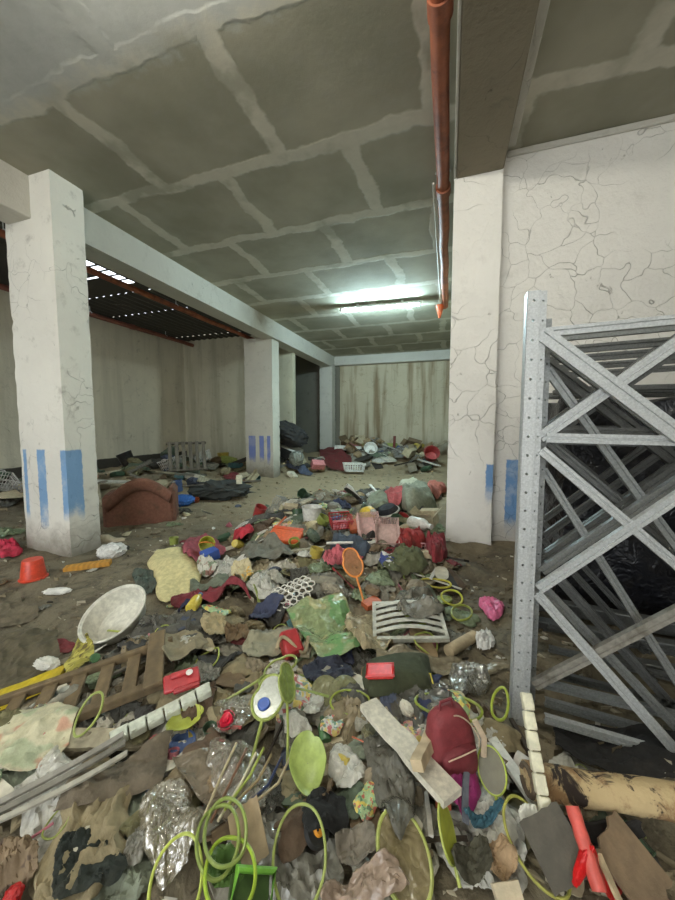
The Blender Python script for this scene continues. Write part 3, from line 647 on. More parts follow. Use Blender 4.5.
# ------------------------------------------------------------------ litter: crumbs and scraps too many to count
def litter():
    mb = [MB() for _ in range(5)]; r = np.random.default_rng(21); k = 0
    while k < 5200:
        x = r.uniform(-8.8, .9); y = r.uniform(.45, 12.6); d = math.hypot(x, y)
        if r.random() > min(1, (1.6/d)**1.2)*(.5+min(.5, 2.2*float(mound(np.array(x), np.array(y))))): continue
        if blocked(x, y, 0) and not (x > .16 and y < 3.5): continue
        s = r.uniform(.006, .02)*(1+.16*d); z = float(Hs(x, y)); n = r.integers(3, 6); a0 = r.uniform(0, 6.28)
        ang = np.sort(r.uniform(0, 6.28, n)); tx, ty = r.normal(0, .35, 2); h = .15*s
        top = [(x+s*math.cos(a)*1.0, y+s*.6*math.sin(a+a0), 0) for a in ang]
        zt = [z+.002+h+abs(tx*(p[0]-x)+ty*(p[1]-y)) for p in top]
        M_ = mb[r.choice(5, p=[.42, .34, .03, .15, .06]) if y < 4.5 else r.choice([1, 3, 3])]
        v = [(p[0], p[1], q) for p, q in zip(top, zt)]+[(p[0], p[1], z-.01) for p in top]
        M_.add(v, [tuple(range(n))]+[(i, n+i, n+(i+1) % n, (i+1) % n) for i in range(n)]); k += 1
    cols = [(104, 94, 74), (132, 120, 94), (56, 50, 42), (168, 160, 138), (212, 208, 196)]
    nm = ['dirt_clods', 'cardboard_crumbs', 'dark_crumbs', 'paper_scraps', 'white_scraps']
    root = empty('floor_litter', 'loose crumbs and scraps scattered thickly over the trodden floor and heap', 'litter'); root['kind'] = 'stuff'
    for a, b_, c in zip(mb, nm, cols):
        o = link(b_, a, mat(c, 'card'), root, smooth=False); o['kind'] = 'stuff'
litter()
# ------------------------------------------------------------------ the body of the heap: rags, films, cartons, sticks ...
PEND = []                                                             # things whose label waits until the landmarks stand
C_CLOTH = [('dark grey', (84, 83, 76)), ('olive', (110, 105, 74)), ('grey brown', (128, 117, 96)), ('khaki', (140, 128, 98)), ('charcoal', (60, 59, 56)), ('dull green', (84, 96, 78)), ('slate blue', (72, 80, 98)), ('dusty grey', (140, 136, 122)), ('maroon', (116, 48, 50)), ('pale beige', (184, 172, 142)), ('dark brown', (92, 74, 57)), ('sage grey', (126, 134, 116)), ('navy', (48, 54, 80))]
C_FILM = [('clear', (196, 192, 176)), ('cloudy grey', (150, 148, 136)), ('brownish clear', (160, 146, 118)), ('greenish clear', (150, 164, 130)), ('milky white', (210, 208, 196)), ('smoky', (104, 102, 94))]
C_CARD = [('tan', (150, 128, 96)), ('grey', (138, 130, 112)), ('off white', (206, 200, 180)), ('dirty brown', (108, 90, 66)), ('pale', (182, 170, 140))]
C_PL = [('red', (160, 54, 52)), ('white', (214, 212, 202)), ('lime', LIME), ('pink', (180, 108, 118)), ('blue', (74, 96, 140)), ('yellow', (188, 168, 78)), ('black', (36, 36, 36)), ('orange', (188, 98, 60)), ('dark green', (58, 84, 60)), ('grey', (138, 138, 132)), ('teal', (66, 104, 106)), ('cream', (214, 204, 168))]
frng = np.random.default_rng(97)
def pick(L, p=None): return L[int(frng.choice(len(L), p=p))]
def filler(x, y, kind, s, k):
    yaw = frng.uniform(0, 6.28); sd = 1000+k*7; rr = frng.uniform
    sizew = ''
    if kind == 'cover':
        if rr(0, 1) < .6: cn, c = pick(C_CLOTH[:4]+C_CLOTH[7:8]+C_CLOTH[9:12]); m_, nm, cat, noun = mat(c, 'cloth'), 'rag', 'rag', pick(['large rumpled %s cloth', 'broad trampled %s cloth', 'wide creased %s sheet'])
        else: cn, c = pick(C_FILM); m_, nm, cat, noun = mat(c, 'film', opac=.8), 'plastic_sheet', 'plastic sheet', pick(['large rumpled %s plastic sheet', 'broad %s plastic sheet', 'wide creased %s plastic sheet'])
        o = drape(nm, 'x', cat, quad(x, y, s*rr(1.1, 1.6), s*rr(.8, 1.1), yaw), m_, 26, s*.12, s*.05, .16, .06, .004, sd, fold=4)
    elif kind == 'rag':
        cn, c = pick(C_CLOTH); o = drape('rag', 'x', 'rag', quad(x, y, s*rr(1.0, 1.7), s*rr(.7, 1.1), yaw), mat(c, 'cloth'), 16 if s < .25 else 18, s*rr(.07, .15), s*rr(0, .10), .14, .06, .004, sd); noun = pick(['crumpled %s rag', 'folded %s cloth', 'trampled %s rag', 'twisted %s cloth'])
    elif kind == 'film':
        cn, c = pick(C_FILM); o = drape('plastic_bag', 'x', 'plastic bag', quad(x, y, s*rr(1.1, 1.7), s*rr(.7, 1.1), yaw), mat(c, 'film', opac=.62 if cn != 'milky white' else .85), 20, s*rr(.08, .15), s*rr(.03, .14), .12, .08, .002, sd, fold=3.2); noun = pick(['crumpled %s plastic bag', 'flattened %s plastic bag', 'shiny %s plastic wrapper', 'torn %s plastic film'])
    elif kind == 'sheet':
        cn, c = pick(C_CARD); o = drape('cardboard_sheet', 'x', 'cardboard', quad(x, y, s*rr(1.0, 1.6), s*rr(.6, .9), yaw), mat(c, 'card'), 10, s*.03, 0, .05, .01, .004, sd, fold=.8, stiff=20, tent=14); noun = pick(['flat %s cardboard piece', 'torn %s cardboard sheet', 'bent %s card'])
    elif kind == 'printed':
        cn, c = pick([('white', (206, 202, 190)), ('pale green', (164, 190, 140)), ('yellowish', (208, 194, 130)), ('pinkish', (206, 160, 150))]); o = drape('printed_packet', 'x', 'packet', quad(x, y, s*rr(1, 1.3), s*rr(.7, .9), yaw), mat(c, 'cloth', rough=.4, print=[(186, 60, 60), (70, 120, 90), (220, 196, 90)], pscale=60*.1/s), 14, s*.1, s*.08, .08, .04, .003, sd); noun = pick(['crumpled %s printed packet', 'flat %s printed wrapper'])
    else:
        if kind == 'stick':
            cn, c = pick([('grey', (130, 124, 110)), ('pale', (190, 178, 148)), ('dark', (66, 56, 44)), ('white', (206, 202, 190))]); L = s*rr(1.8, 3); P = plank_parts(L, s*rr(.10, .2), s*rr(.05, .09), mat(c, 'wood' if cn != 'white' else 'plastic'), sd); nm, cat, noun = 'wooden_strip', 'strip', pick(['thin %s strip', 'narrow broken %s batten', 'short %s slat'])
        elif kind == 'tube':
            cn, c = pick(C_PL); L = s*rr(1.3, 2.4); P = [('tube', MB().tube([(t*L, s*.1*math.sin(t*3+sd), s*.03*math.cos(t*4)) for t in np.linspace(-.5, .5, 9)], s*.045, 8), mat(c, 'plastic', dirt=.35))]; nm, cat, noun = 'plastic_tube', 'tube', pick(['bent %s plastic tube', '%s plastic rod', 'dirty %s plastic tube'])
        elif kind == 'strap':
            cn, c = pick(C_PL); P = strip_parts('strap', s*rr(1.4, 2.3), s*.13, .004, mat(c, 'plastic', dirt=.4), rr(-.4, .4), 14, rr(0, 2)); nm, cat, noun = 'plastic_strap', 'strap', pick(['curled %s plastic strap', 'curved %s plastic strip', 'twisted %s band'])
        elif kind == 'hoop':
            cn, c = pick([('lime', LIME), ('olive lime', (136, 150, 60)), ('yellow green', (168, 178, 88))]); P = hoop_parts(s*rr(.35, .5), s*rr(.3, .42), s*.03, mat(c, 'plastic', dirt=.25), sd, .06, s*.06); nm, cat, noun = 'toy_hoop', 'hoop', pick(['thin %s plastic hoop', 'oval %s plastic hoop', 'bent %s plastic hoop'])
        elif kind == 'tub':
            cn, c = pick(C_PL); P = tin_parts(s*.3, s*rr(.35, .6), mat(c, 'plastic', dirt=.35)); nm, cat, noun = 'plastic_tub', 'tub', pick(['small %s plastic tub', '%s plastic cup', 'dirty %s plastic pot'])
        elif kind == 'lid':
            cn, c = pick(C_PL); r_ = s*.38; P = [('lid', MB().lathe([(0, s*.03), (r_*.8, s*.03), (r_*.86, s*.06), (r_, s*.06), (r_, 0), (r_*.94, 0)], 22), mat(c, 'plastic', dirt=.35))]; nm, cat, noun = 'plastic_disc', 'lid', pick(['round %s plastic lid', 'dusty %s plastic disc', 'scuffed %s lid'])
        elif kind == 'bottle':
            cn, c = pick([('clear', (190, 196, 186)), ('white', (214, 212, 202)), ('green', (80, 120, 80)), ('yellow', (206, 186, 80))]); P = bottle_parts(s*.2, s*.9, mat(c, 'plastic', rough=.25), mat(pick(C_PL)[1], 'plastic')); P = [(a, MB().add(b.v, b.f, Matrix.Rotation(R(90), 4, 'X')), m_) for a, b, m_ in P]; nm, cat, noun = 'plastic_bottle', 'bottle', pick(['empty %s plastic bottle', 'crushed %s bottle'])
        elif kind == 'carton':
            cn, c = pick(C_CARD); P = carton_parts(s*rr(.8, 1.1), s*rr(.5, .8), s*rr(.3, .5), mat(c, 'card'), sd); nm, cat, noun = 'cardboard_box', 'box', pick(['open %s cardboard box', 'squashed %s carton', 'small %s box'])
        elif kind == 'wad':
            cn, c = pick(C_CARD+C_FILM[:1]+C_CLOTH[:8]); P = crumple_parts('wad', s*.42, mat(c, 'cloth', rough=.7), sd, rr(.9, 1.3), rr(.7, 1), rr(.45, .7)); nm, cat, noun = 'crumpled_wad', 'wad', pick(['balled up %s wad', 'crushed %s wrapping', 'scrunched %s bundle'])
        elif kind == 'shoe':
            cn, c = pick([('black', (44, 42, 40)), ('brown', (96, 68, 48)), ('grey', (120, 118, 112)), ('white', (200, 196, 186))]); P = shoe_parts(s, mat(c, 'plastic', rough=.6), mat((56, 52, 46), 'plastic')); nm, cat, noun = 'shoe', 'shoe', pick(['worn %s shoe', 'old %s shoe'])
        elif kind == 'tray':
            cn, c = pick(C_PL); L = s*rr(.9, 1.2); W = s*.6; P = [('tray_floor', MB().box((0, 0, .004), (L, W, .008)), mat(c, 'plastic', dirt=.4)), ('tray_rim', MB().tube([(-L/2, -W/2, s*.1), (L/2, -W/2, s*.1), (L/2, W/2, s*.1), (-L/2, W/2, s*.1)], s*.03, 8, True).shell([[(-L/2, -W/2, 0), (L/2, -W/2, 0)], [(-L/2, -W/2, s*.1), (L/2, -W/2, s*.1)]], .004).shell([[(-L/2, W/2, 0), (L/2, W/2, 0)], [(-L/2, W/2, s*.1), (L/2, W/2, s*.1)]], .004), mat(c, 'plastic', dirt=.35))]; nm, cat, noun = 'plastic_tray', 'tray', pick(['shallow %s plastic tray', 'cracked %s tray'])
        elif kind == 'basket':
            cn, c = pick([('white', (216, 212, 204)), ('pink', (212, 160, 160)), ('grey', (150, 148, 142))]); P = basket_parts(s*1.0, s*.7, s*.45, mat(c, 'plastic', dirt=.3)); nm, cat, noun = 'plastic_basket', 'basket', pick(['slotted %s plastic basket', 'tipped %s plastic basket'])
        elif kind == 'block':
            cn, c = pick(C_CARD[2:3]+C_PL); P = [('block', lumpy_block(s*rr(.6, .9), s*rr(.3, .5), s*rr(.2, .3), sd, s*.03, 5), mat(c, 'plastic', dirt=.45, rough=.6))]; nm, cat, noun = 'plastic_housing', 'housing', pick(['broken %s plastic housing', 'moulded %s plastic piece', 'chipped %s plastic block'])
        elif kind == 'board':
            cn, c = pick([('grey', (112, 108, 98)), ('brown', (104, 82, 58)), ('dark', (58, 52, 46)), ('pale', (176, 166, 140))]); P = plank_parts(s*rr(1.6, 2.6), s*rr(.35, .6), .016+s*.02, mat(c, 'wood'), sd); nm, cat, noun = 'wooden_board', 'board', pick(['broken %s wooden board', 'loose %s plank', 'weathered %s board'])
        tl = frng.normal(0, .35) if kind not in ('board', 'stick') else frng.normal(0, .12)
        o = place(nm, 'x', cat, P, xy=(x, y), yaw=yaw, tilt=tl, roll=frng.normal(0, .2), sink=.02+.03*s)
    PEND.append((o, noun % cn, x, y, s))
NEARP = (['rag']*24+['film']*20+['sheet']*10+['printed']*5+['stick']*7+['tube']*4+['strap']*6+['hoop']*8+['tub']*3+['lid']*3+['bottle']*2+['carton']*1+['wad']*7+['shoe']*1+['tray']*2+['block']*5+['board']*3)
MIDP = (['rag']*22+['film']*18+['sheet']*8+['printed']*8+['stick']*7+['strap']*4+['tub']*6+['lid']*4+['bottle']*4+['carton']*3+['wad']*12+['shoe']*4+['tray']*3+['basket']*4+['block']*7+['board']*4)
FARP = (['rag']*12+['board']*14+['stick']*8+['carton']*10+['wad']*12+['film']*8+['block']*10+['basket']*3+['tray']*3+['tub']*4+['sheet']*8)
kk = 0
def scatter(n, x0, x1, y0, y1, pal, s0, s1, keep):
    global kk; c = 0; tries = 0
    while c < n and tries < n*400:
        tries += 1; x = frng.uniform(x0, x1); y = frng.uniform(y0, y1)
        uv = seen((x, y, .15)) if y > .3 else (0, 0)
        if blocked(x, y) or not (-25 < uv[0] < 700 and uv[1] < 925): continue
        m_ = float(mound(np.array(x), np.array(y))); d = math.hypot(x, y)
        if frng.random() > keep(x, y, m_, d): continue
        filler(x, y, pal[int(frng.integers(len(pal)))], frng.uniform(s0, s1)*(1+.10*max(0, d-1.5)), kk); kk += 1; c += 1
scatter(95, -8.2, -4.9, 2.2, 9.3, FARP, .17, .33, lambda x, y, m, d: min(1, m*2.6))
scatter(125, -4.4, -.4, 9.8, 12.8, FARP+['board', 'rag', 'wad'], .16, .31, lambda x, y, m, d: min(1, m*2.4))
scatter(36, -5.9, -3.9, 7.6, 11.2, FARP, .14, .26, lambda x, y, m, d: min(1, m*3))
scatter(38, -3.0, -.1, 2.6, 7.2, ['cover'], .26, .40, lambda x, y, m, d: min(1, m*4))
scatter(40, -2.4, .4, 1.2, 2.8, ['cover'], .20, .32, lambda x, y, m, d: min(1, m*5))
scatter(46, -1.8, .6, .45, 1.4, ['cover'], .17, .27, lambda x, y, m, d: min(1, .3+m*4))
scatter(190, -3.2, -.1, 3.0, 7.4, MIDP, .11, .22, lambda x, y, m, d: min(1, m*4)*min(1, (4/d)**1.5))
scatter(44, -4.9, -1.9, 1.4, 5.6, ['rag', 'sheet', 'stick', 'wad', 'rag', 'film', 'block', 'strap', 'board', 'tub'], .07, .15, lambda x, y, m, d: .8*(1-min(1, m*4)))
scatter(190, -2.6, .5, 1.2, 3.4, NEARP+[q for q in MIDP if q != 'basket'], .09, .19, lambda x, y, m, d: min(1, m*4)*min(1, (1.7/d)**1.4))
scatter(185, -1.9, .6, .42, 1.45, NEARP, .06, .13, lambda x, y, m, d: min(1, .25+m*4)*min(1, (1.0/d)**1.3))
# ------------------------------------------------------------------ things that can be picked out one by one, far to near
CAP = CAP+.045                                                        # the picked-out things may pile a little higher
K = lambda c, kind='plastic', **kw: mat(c, kind, **kw)
def sheet(name, label, cat, uv, m, phrase=None, **kw): return drape(name, label, cat, px4(*uv), m, phrase=phrase, **kw)
land(-4.54, 2.9, 'the large blue-striped column'); land(-4.98, 8.5, 'the far blue-striped column'); land(.23, 3.8, 'the white pillar'); land(-4.7, 13, 'the farthest column'); land(.3, 1.5, 'the perforated steel upright')
# -- in the side aisle and by the end wall
def armchair(m, mm):
    arm = MB().shell([[(x, y, .02+.42*math.sin(q)) for q in np.linspace(0, math.pi, 9)] for x, y in ((-.55, -.35), (-.5, -.28), (.5, -.28), (.55, -.35))], .02)
    back = MB().tube([(-.55+1.1*t, -.36, .34+.18*math.sin(t*math.pi*1.1-.3)) for t in np.linspace(0, 1, 12)], .075, 12)
    return [('back_roll', back, m), ('back_panel', MB().shell([[(-.55+1.1*t, -.34, z*(.34+.18*math.sin(t*math.pi*1.1-.3))) for z in (0, .5, 1)] for t in np.linspace(0, 1, 12)], .05), m),
            ('arm', MB().box((-.55, 0, .2), (.16, .62, .42), bev=.05), m), ('arm', MB().box((.55, 0, .22), (.16, .62, .46), bev=.05), m), ('seat', MB().box((0, .02, .12), (1.0, .6, .2), bev=.05), mm)]
place('armchair', 'old red brown upholstered armchair lying low in the aisle beyond the large striped column', 'armchair', [(q[0], MB().add([(a*.8, b*.8, c*1.3) for a, b, c in q[1].v], q[1].f), q[2]) for q in armchair(K((124, 84, 68), 'cloth'), K((90, 62, 54), 'cloth'))], 142, 500, yaw=.35, phrase='the red brown armchair', sink=.06)
def pallet(L, W, m, n=6, h=.1):
    P = []
    for y in (-W/2+.03, W/2-.03): P.append(('stringer', MB().box((0, y, h/2), (L, .05, h), bev=.006), m))
    for i in range(n): x = -L/2+L*(i+.5)/n; P.append(('deck_slat', MB().box((x, 0, h+.012), (L/n*.55, W, .022), bev=.004), m))
    return P
place('wooden_pallet', 'grey wooden pallet standing on edge in the corner of the aisle', 'pallet', pallet(1.0, .8, K((120, 112, 98), 'wood')), 187, 452, yaw=.5, tilt=1.25, fit=None, phrase='the upright pallet')
place('folded_parasol', 'dark grey folded parasol fabric with white tag before the far striped column', 'parasol', [('canopy', crumple_parts('c', .4, None, 91, 1.5, .7, .5, .6)[0][1], K((58, 62, 60), 'cloth')), ('pole', MB().tube([(-.75, 0, .1), (.8, .05, .16)], .02, 8), K((96, 94, 88), 'metal')), ('tag', MB().box((.36, -.12, .22), (.12, .05, .18)), K((226, 224, 200)), 'white tag')], 222, 488, yaw=.25, phrase='the dark folded parasol')
o = place('plastic_bag', 'crumpled bright blue plastic bag on the floor beside the red brown armchair', 'bag', crumple_parts('bag', .22, K((66, 118, 196), 'film', opac=.92), 31, 1.3, .9, .45), 180, 499, phrase='the blue bag')
place('plastic_basket', 'low white slotted plastic basket on the clear floor near the end wall', 'basket', basket_parts(.66, .42, .22, K((222, 220, 210)), 8, 2), 354, 465, yaw=.1, phrase='the low white basket')
def appliance():
    return [('housing', MB().box((0, 0, .2), (.72, .5, .4), bev=.03), K((168, 166, 154), 'metal', metal=.2)), ('door', MB().box((-.08, -.26, .2), (.44, .03, .32), bev=.01), K((46, 46, 46), 'plastic', rough=.2)), ('control_panel', MB().box((.26, -.26, .2), (.16, .03, .34), bev=.008), K((196, 192, 178)))]
place('microwave_oven', 'grey boxy microwave oven with dark door beyond the far striped column', 'microwave', appliance(), xy=plane_y(289, 441, 9.45)[:2], yaw=-.2, phrase='the grey microwave')
place('padded_seat', 'dark torn padded seat heaped above the grey microwave', 'seat', crumple_parts('seat', .42, K((44, 44, 44), 'cloth'), 55, 1.4, .8, .8, .4), xy=plane_y(288, 425, 9.35)[:2], lift=.36, phrase=None)
place('cardboard_tube', 'short white cardboard tube lying by the end wall', 'tube', [('tube', MB().tube([(-.5, 0, 0), (.5, 0, 0)], .09, 14), K((214, 212, 202), 'card'))], 348, 448, yaw=-.15)
place('plastic_basin', 'round white basin tipped on edge below the stained end wall', 'basin', basin_parts(.24, .14, K((218, 216, 208))), 371, 448, tilt=1.0, fit=None)
place('stool_post', 'short dark red post sticking up by the end wall', 'post', [('post', MB().tube([(0, 0, 0), (.02, 0, .55)], .05, 10), K((110, 48, 44))), ('foot', MB().lathe([(0, 0), (.17, 0), (.16, .04), (0, .06)], 16), K((96, 44, 40)))], 394, 444, fit=None)
place('plastic_tub', 'big red plastic tub on the bank of rubbish at the end wall', 'tub', tin_parts(.24, .32, K((172, 70, 68))), 432, 455, tilt=.5, phrase='the big red tub')
o = sheet('rag', 'dark maroon cloth spread on the bank of rubbish before the farthest column', 'cloth', [(318, 452), (352, 455), (350, 466), (316, 463)], K((104, 42, 42), 'cloth'), amp=.08, n=20)
place('plastic_bag', 'grey rounded sack before the far end of the aisle beside the pink foam piece', 'sack', crumple_parts('sack', .25, K((136, 140, 130), 'film', opac=.9), 66, .9, .8, 1.0), 296, 461)
place('foam_piece', 'pale pink foam piece on the floor beside the far striped column', 'foam', [('foam', lumpy_block(.42, .22, .2, 77, .02, 6), K((206, 132, 132), 'card'))], 318, 465, yaw=.4)
place('paint_pot', 'white pot standing on the clear floor beside the heap', 'pot', tin_parts(.12, .2, K((220, 218, 210))), 312, 514, fit=None, phrase='the white pot')
# -- left of the trodden floor
place('plastic_cup', 'upturned orange red plastic cup on the mud by the large striped column', 'cup', [('cup', MB().lathe([(.115, 0), (.12, .012), (.105, .02), (.085, .19), (.08, .2), (0, .2)], 20), K((214, 74, 50)))], 33, 569, fit=None, phrase='the orange red cup')
o = sheet('rag', 'bright pink red cloth bundled at the foot of the large striped column', 'cloth', [(-6, 545), (18, 545), (24, 558), (-6, 562)], K((196, 52, 78), 'cloth'), amp=.06, dome=.06, n=22, phrase='the pink red cloth')
place('plastic_bag', 'white knotted plastic bag on the floor next to the large striped column', 'bag', crumple_parts('bag', .14, K((226, 226, 220), 'film', opac=.92), 41, 1.2, .8, .6), 111, 551, phrase='the white knotted bag')
place('wooden_strip', 'orange brown strip with yellow edge lying near the foot of the large striped column', 'strip', plank_parts(.42, .1, .05, K((206, 150, 60), 'wood'), 5), 88, 563, yaw=.35)
place('shoe', 'pale worn shoe lying on the mud just beyond the white knotted bag', 'shoe', shoe_parts(.3, K((190, 176, 150)), K((120, 104, 80))), 112, 538, yaw=.3)
place('paper_scrap', 'white torn paper scrap on the trodden mud before the orange red cup', 'paper', crumple_parts('scrap', .08, K((226, 224, 216), 'card'), 45, 1.6, .6, .3), 57, 591)
place('basin', 'white enamel basin with grey floor tilted on the mud', 'basin', basin_parts(.205, .12, K((206, 204, 190), rough=.3, dirt=.2)), 114, 617, tilt=.5, roll=-.16, fit=None, phrase='the white enamel basin', sink=.03)
sheet('tarpaulin', 'large olive brown muddy tarpaulin spread over the floor before the white enamel basin', 'tarpaulin', [(-20, 640), (62, 624), (50, 678), (-20, 705)], K((92, 84, 64), 'cloth'), 'the muddy tarpaulin', n=40, amp=.03, thick=.004, ragged=.08)
sheet('rag', 'grey brown muddy cloth stretched over the mud beyond the tarpaulin', 'cloth', [(-10, 600), (40, 604), (34, 625), (-10, 630)], K((110, 100, 80), 'cloth'), n=30, amp=.03, ragged=.08)
place('plastic_float', 'mustard yellow plastic shell lying beside the wooden crate', 'shell', [('shell', lumpy_block(.30, .11, .06, 83, .008, 10), K((196, 172, 38), dirt=.35))], 32, 687, yaw=.42, phrase='the mustard yellow shell')
place('paper_wad', 'white crushed paper between the mustard shell and the enamel basin', 'paper', crumple_parts('wad', .055, K((214, 212, 200), 'card'), 44, 1.3, .8, .6), 48, 664)
place('card_strip', 'white pointed card strip lying above the wooden crate', 'card', [('strip', MB().poly([(-.1, -.02), (.06, -.025), (.12, .01), (-.06, .025)], .004), K((216, 212, 198), 'card'))], 84, 663, yaw=.7)
sheet('printed_packet', 'crumpled yellow and brown packet before the white enamel basin', 'packet', [(66, 650), (95, 640), (88, 672), (60, 676)], K((150, 142, 60), 'cloth', print=[(84, 70, 40), (190, 180, 90)], pscale=26), n=18, amp=.02)
def crate(m):
    P = [('rail', MB().box((0, .15, .05), (.80, .035, .035), bev=.004), m), ('rail', MB().box((.0, -.15, .05), (.80, .045, .035), bev=.004), m), ('end_board', MB().box((.33, .02, .075), (.075, .42, .02), bev=.004), m)]
    for x in (-.32, -.21, -.10, .01, .12, .23): P.append(('slat', MB().box((x, 0, .045), (.055, .30, .016), bev=.003), m))
    return P
place('wooden_crate', 'broken grey brown wooden crate side with upright slats on the left of the heap', 'crate', crate(K((116, 98, 70), 'wood')), 72, 692, yaw=.44, tilt=.1, phrase='the wooden crate', sink=.03)
# -- middle of the heap
sheet('pillow', 'plump cream yellow pillow on the edge of the heap beyond the enamel basin', 'pillow', [(144, 553), (188, 548), (204, 594), (152, 604)], K((214, 202, 148), 'cloth', dirt=.2), 'the cream pillow', n=24, amp=.02, dome=.05, thick=.01)
sheet('rag', 'dark grey green garment crumpled between the enamel basin and the cream pillow', 'garment', [(130, 570), (152, 566), (158, 592), (134, 594)], K((78, 88, 78), 'cloth'), n=20, amp=.05)
sheet('blanket', 'dull red blanket folded across the middle of the heap', 'blanket', [(168, 588), (244, 586), (248, 612), (166, 614)], K((126, 50, 56), 'cloth'), 'the dull red blanket', n=32, amp=.035, dome=.03, thick=.008)
sheet('rag', 'grey green cloth lying behind the dull red blanket', 'cloth', [(188, 576), (228, 574), (232, 588), (186, 590)], K((112, 118, 100), 'cloth'), n=20, amp=.03, dome=.02)
sheet('rag', 'faded rose cloth behind the cream pillow', 'cloth', [(176, 540), (214, 532), (228, 560), (186, 566)], K((150, 74, 82), 'cloth'), 'the faded rose cloth', n=24, amp=.06, dome=.03)
place('toy_bucket', 'yellow green toy bucket lying on the faded rose cloth', 'bucket', tin_parts(.08, .15, K((188, 190, 66)))+[('handle', MB().tube([(.08*math.cos(a), 0, .14+.08*math.sin(a)) for a in np.linspace(0, math.pi, 12)], .006, 6), K((224, 130, 60)), 'orange handle')], 207, 545, tilt=1.0, roll=.4, fit=None)
place('plastic_wedge', 'blue plastic piece beside the yellow green toy bucket', 'piece', [('wedge', lumpy_block(.16, .12, .1, 87, .01, 6), K((62, 92, 170)))], 210, 555, yaw=.8)
sheet('printed_packet', 'white printed bag with brown patches below the blue plastic piece', 'packet', [(194, 560), (214, 556), (218, 572), (198, 576)], K((206, 204, 190), 'cloth', print=[(140, 84, 74), (120, 140, 110)], pscale=14), n=18, amp=.05)
sheet('rag', 'bright red fabric hump behind the faded rose cloth', 'fabric', [(230, 536), (250, 530), (254, 540), (236, 546)], K((186, 50, 62), 'cloth'), n=20, amp=.04, dome=.08)
place('folder_box', 'flat bright orange box lid on the heap behind the grey cloth', 'box', [('lid', MB().box((0, 0, .03), (.34, .2, .06), bev=.012), K((226, 100, 50))), ('flap', MB().box((.0, .12, .06), (.32, .05, .01)), K((214, 88, 44)))], 286, 537, yaw=-.15, phrase='the orange box', tilt=.0, sink=.03)
sheet('rag', 'large sage grey cloth before the orange box', 'cloth', [(236, 546), (288, 546), (296, 566), (238, 568)], K((112, 112, 100), 'cloth'), n=26, amp=.06)
sheet('rag', 'knotted pale cream rag with yellow trim beside the wire mesh', 'rag', [(228, 570), (250, 562), (256, 580), (232, 584)], K((198, 186, 148), 'cloth', print=[(220, 170, 70)], pscale=12), n=22, amp=.07)
def hexmesh(m):
    mb = MB(); s = .026; k = 0
    for i in range(-4, 5):
        for j in range(-4, 5):
            x = i*s*1.75+(j % 2)*s*.875; y = j*s*1.5
            if math.hypot(x/1.25, y) < .115: mb.tube([(x+s*math.cos(a), y+s*math.sin(a), .03*math.sin(x*14)+.02*math.cos(y*20)+.03) for a in np.arange(6)*math.pi/3+math.pi/6], .0046, 6, True)
    return mb
place('wire_mesh', 'white honeycomb wire mesh bent on top of the heap', 'mesh', [('honeycomb', hexmesh(None), K((226, 222, 210), dirt=.1))], 292, 579, yaw=.2, phrase='the white honeycomb mesh', tilt=.5)
sheet('rag', 'navy blue cloth with pale crease before the white honeycomb mesh', 'cloth', [(246, 590), (288, 594), (268, 622), (246, 622)], K((62, 68, 92), 'cloth'), 'the navy cloth', n=22, amp=.02)
for lab, uv, c in (('scrunched khaki paper before the dull red blanket', [(196, 620), (222, 612), (232, 636), (204, 640)], (168, 154, 118)), ('brown crumpled wrapping beside the khaki paper', [(222, 626), (246, 620), (250, 646), (224, 650)], (112, 92, 66)), ('pale grey crumpled sheet behind the red plastic panel', [(150, 640), (200, 630), (208, 658), (158, 664)], (140, 130, 104)), ('beige folded sheet between khaki paper and green film', [(236, 634), (290, 622), (296, 652), (240, 664)], (150, 146, 122))):
    sheet('paper_sheet', lab, 'paper', uv, K(c, 'card'), n=22, amp=.035, fold=2)
sheet('plastic_film', 'large greenish see-through plastic packet spread on the middle of the heap', 'film', [(282, 613), (339, 594), (388, 650), (322, 668)], K((150, 164, 118), 'film', opac=.86, print=[(112, 158, 100), (182, 178, 130)], pscale=9), 'the green plastic packet', n=34, amp=.022, ragged=.04)
sheet('plastic_bag', 'beige see-through bag bunched on the green plastic packet', 'bag', [(338, 608), (384, 616), (396, 650), (350, 652)], K((186, 172, 138), 'film', opac=.72), n=30, amp=.025, dome=.02, fold=3)
place('plastic_box', 'red plastic box with looped cord beside the green plastic packet', 'box', [('box', MB().box((0, 0, .04), (.10, .13, .08), bev=.012), K((170, 48, 50))), ('cord', MB().tube([(-.09+.2*t, .05*math.sin(t*7)-.02, .09-.07*t*t) for t in np.linspace(0, 1, 16)], .009, 8), K((170, 154, 122), 'cloth'))], 292, 645, yaw=.5, tilt=.4)
def louvre(m):
    P = [('frame', MB().box((0, .14, .02), (.42, .022, .03)).box((.0, -.14, .02), (.42, .022, .03)).box((-.2, 0, .02), (.022, .3, .03)).box((.2, 0, .02), (.022, .3, .03)), m)]
    for i in range(5): P.append(('slat', MB().tube([(-.2+.4*t, -.10+.05*i+.02*math.sin(t*3.14), .03+.025*math.sin(t*3.14)) for t in np.linspace(0, 1, 9)], .014, 8, flat=.5), m))
    return P
place('louvre_vent', 'pale grey plastic louvre panel leaning on the heap before the pillar', 'panel', louvre(K((188, 188, 174), dirt=.25)), 408, 621, yaw=-.1, tilt=.15, phrase='the grey louvre panel', sink=.02)
sheet('plastic_bag', 'smoky clear bag crumpled over the top of the grey louvre panel', 'bag', [(384, 596), (440, 600), (446, 624), (392, 622)], K((150, 146, 132), 'film', opac=.6), n=26, amp=.05, dome=.03)
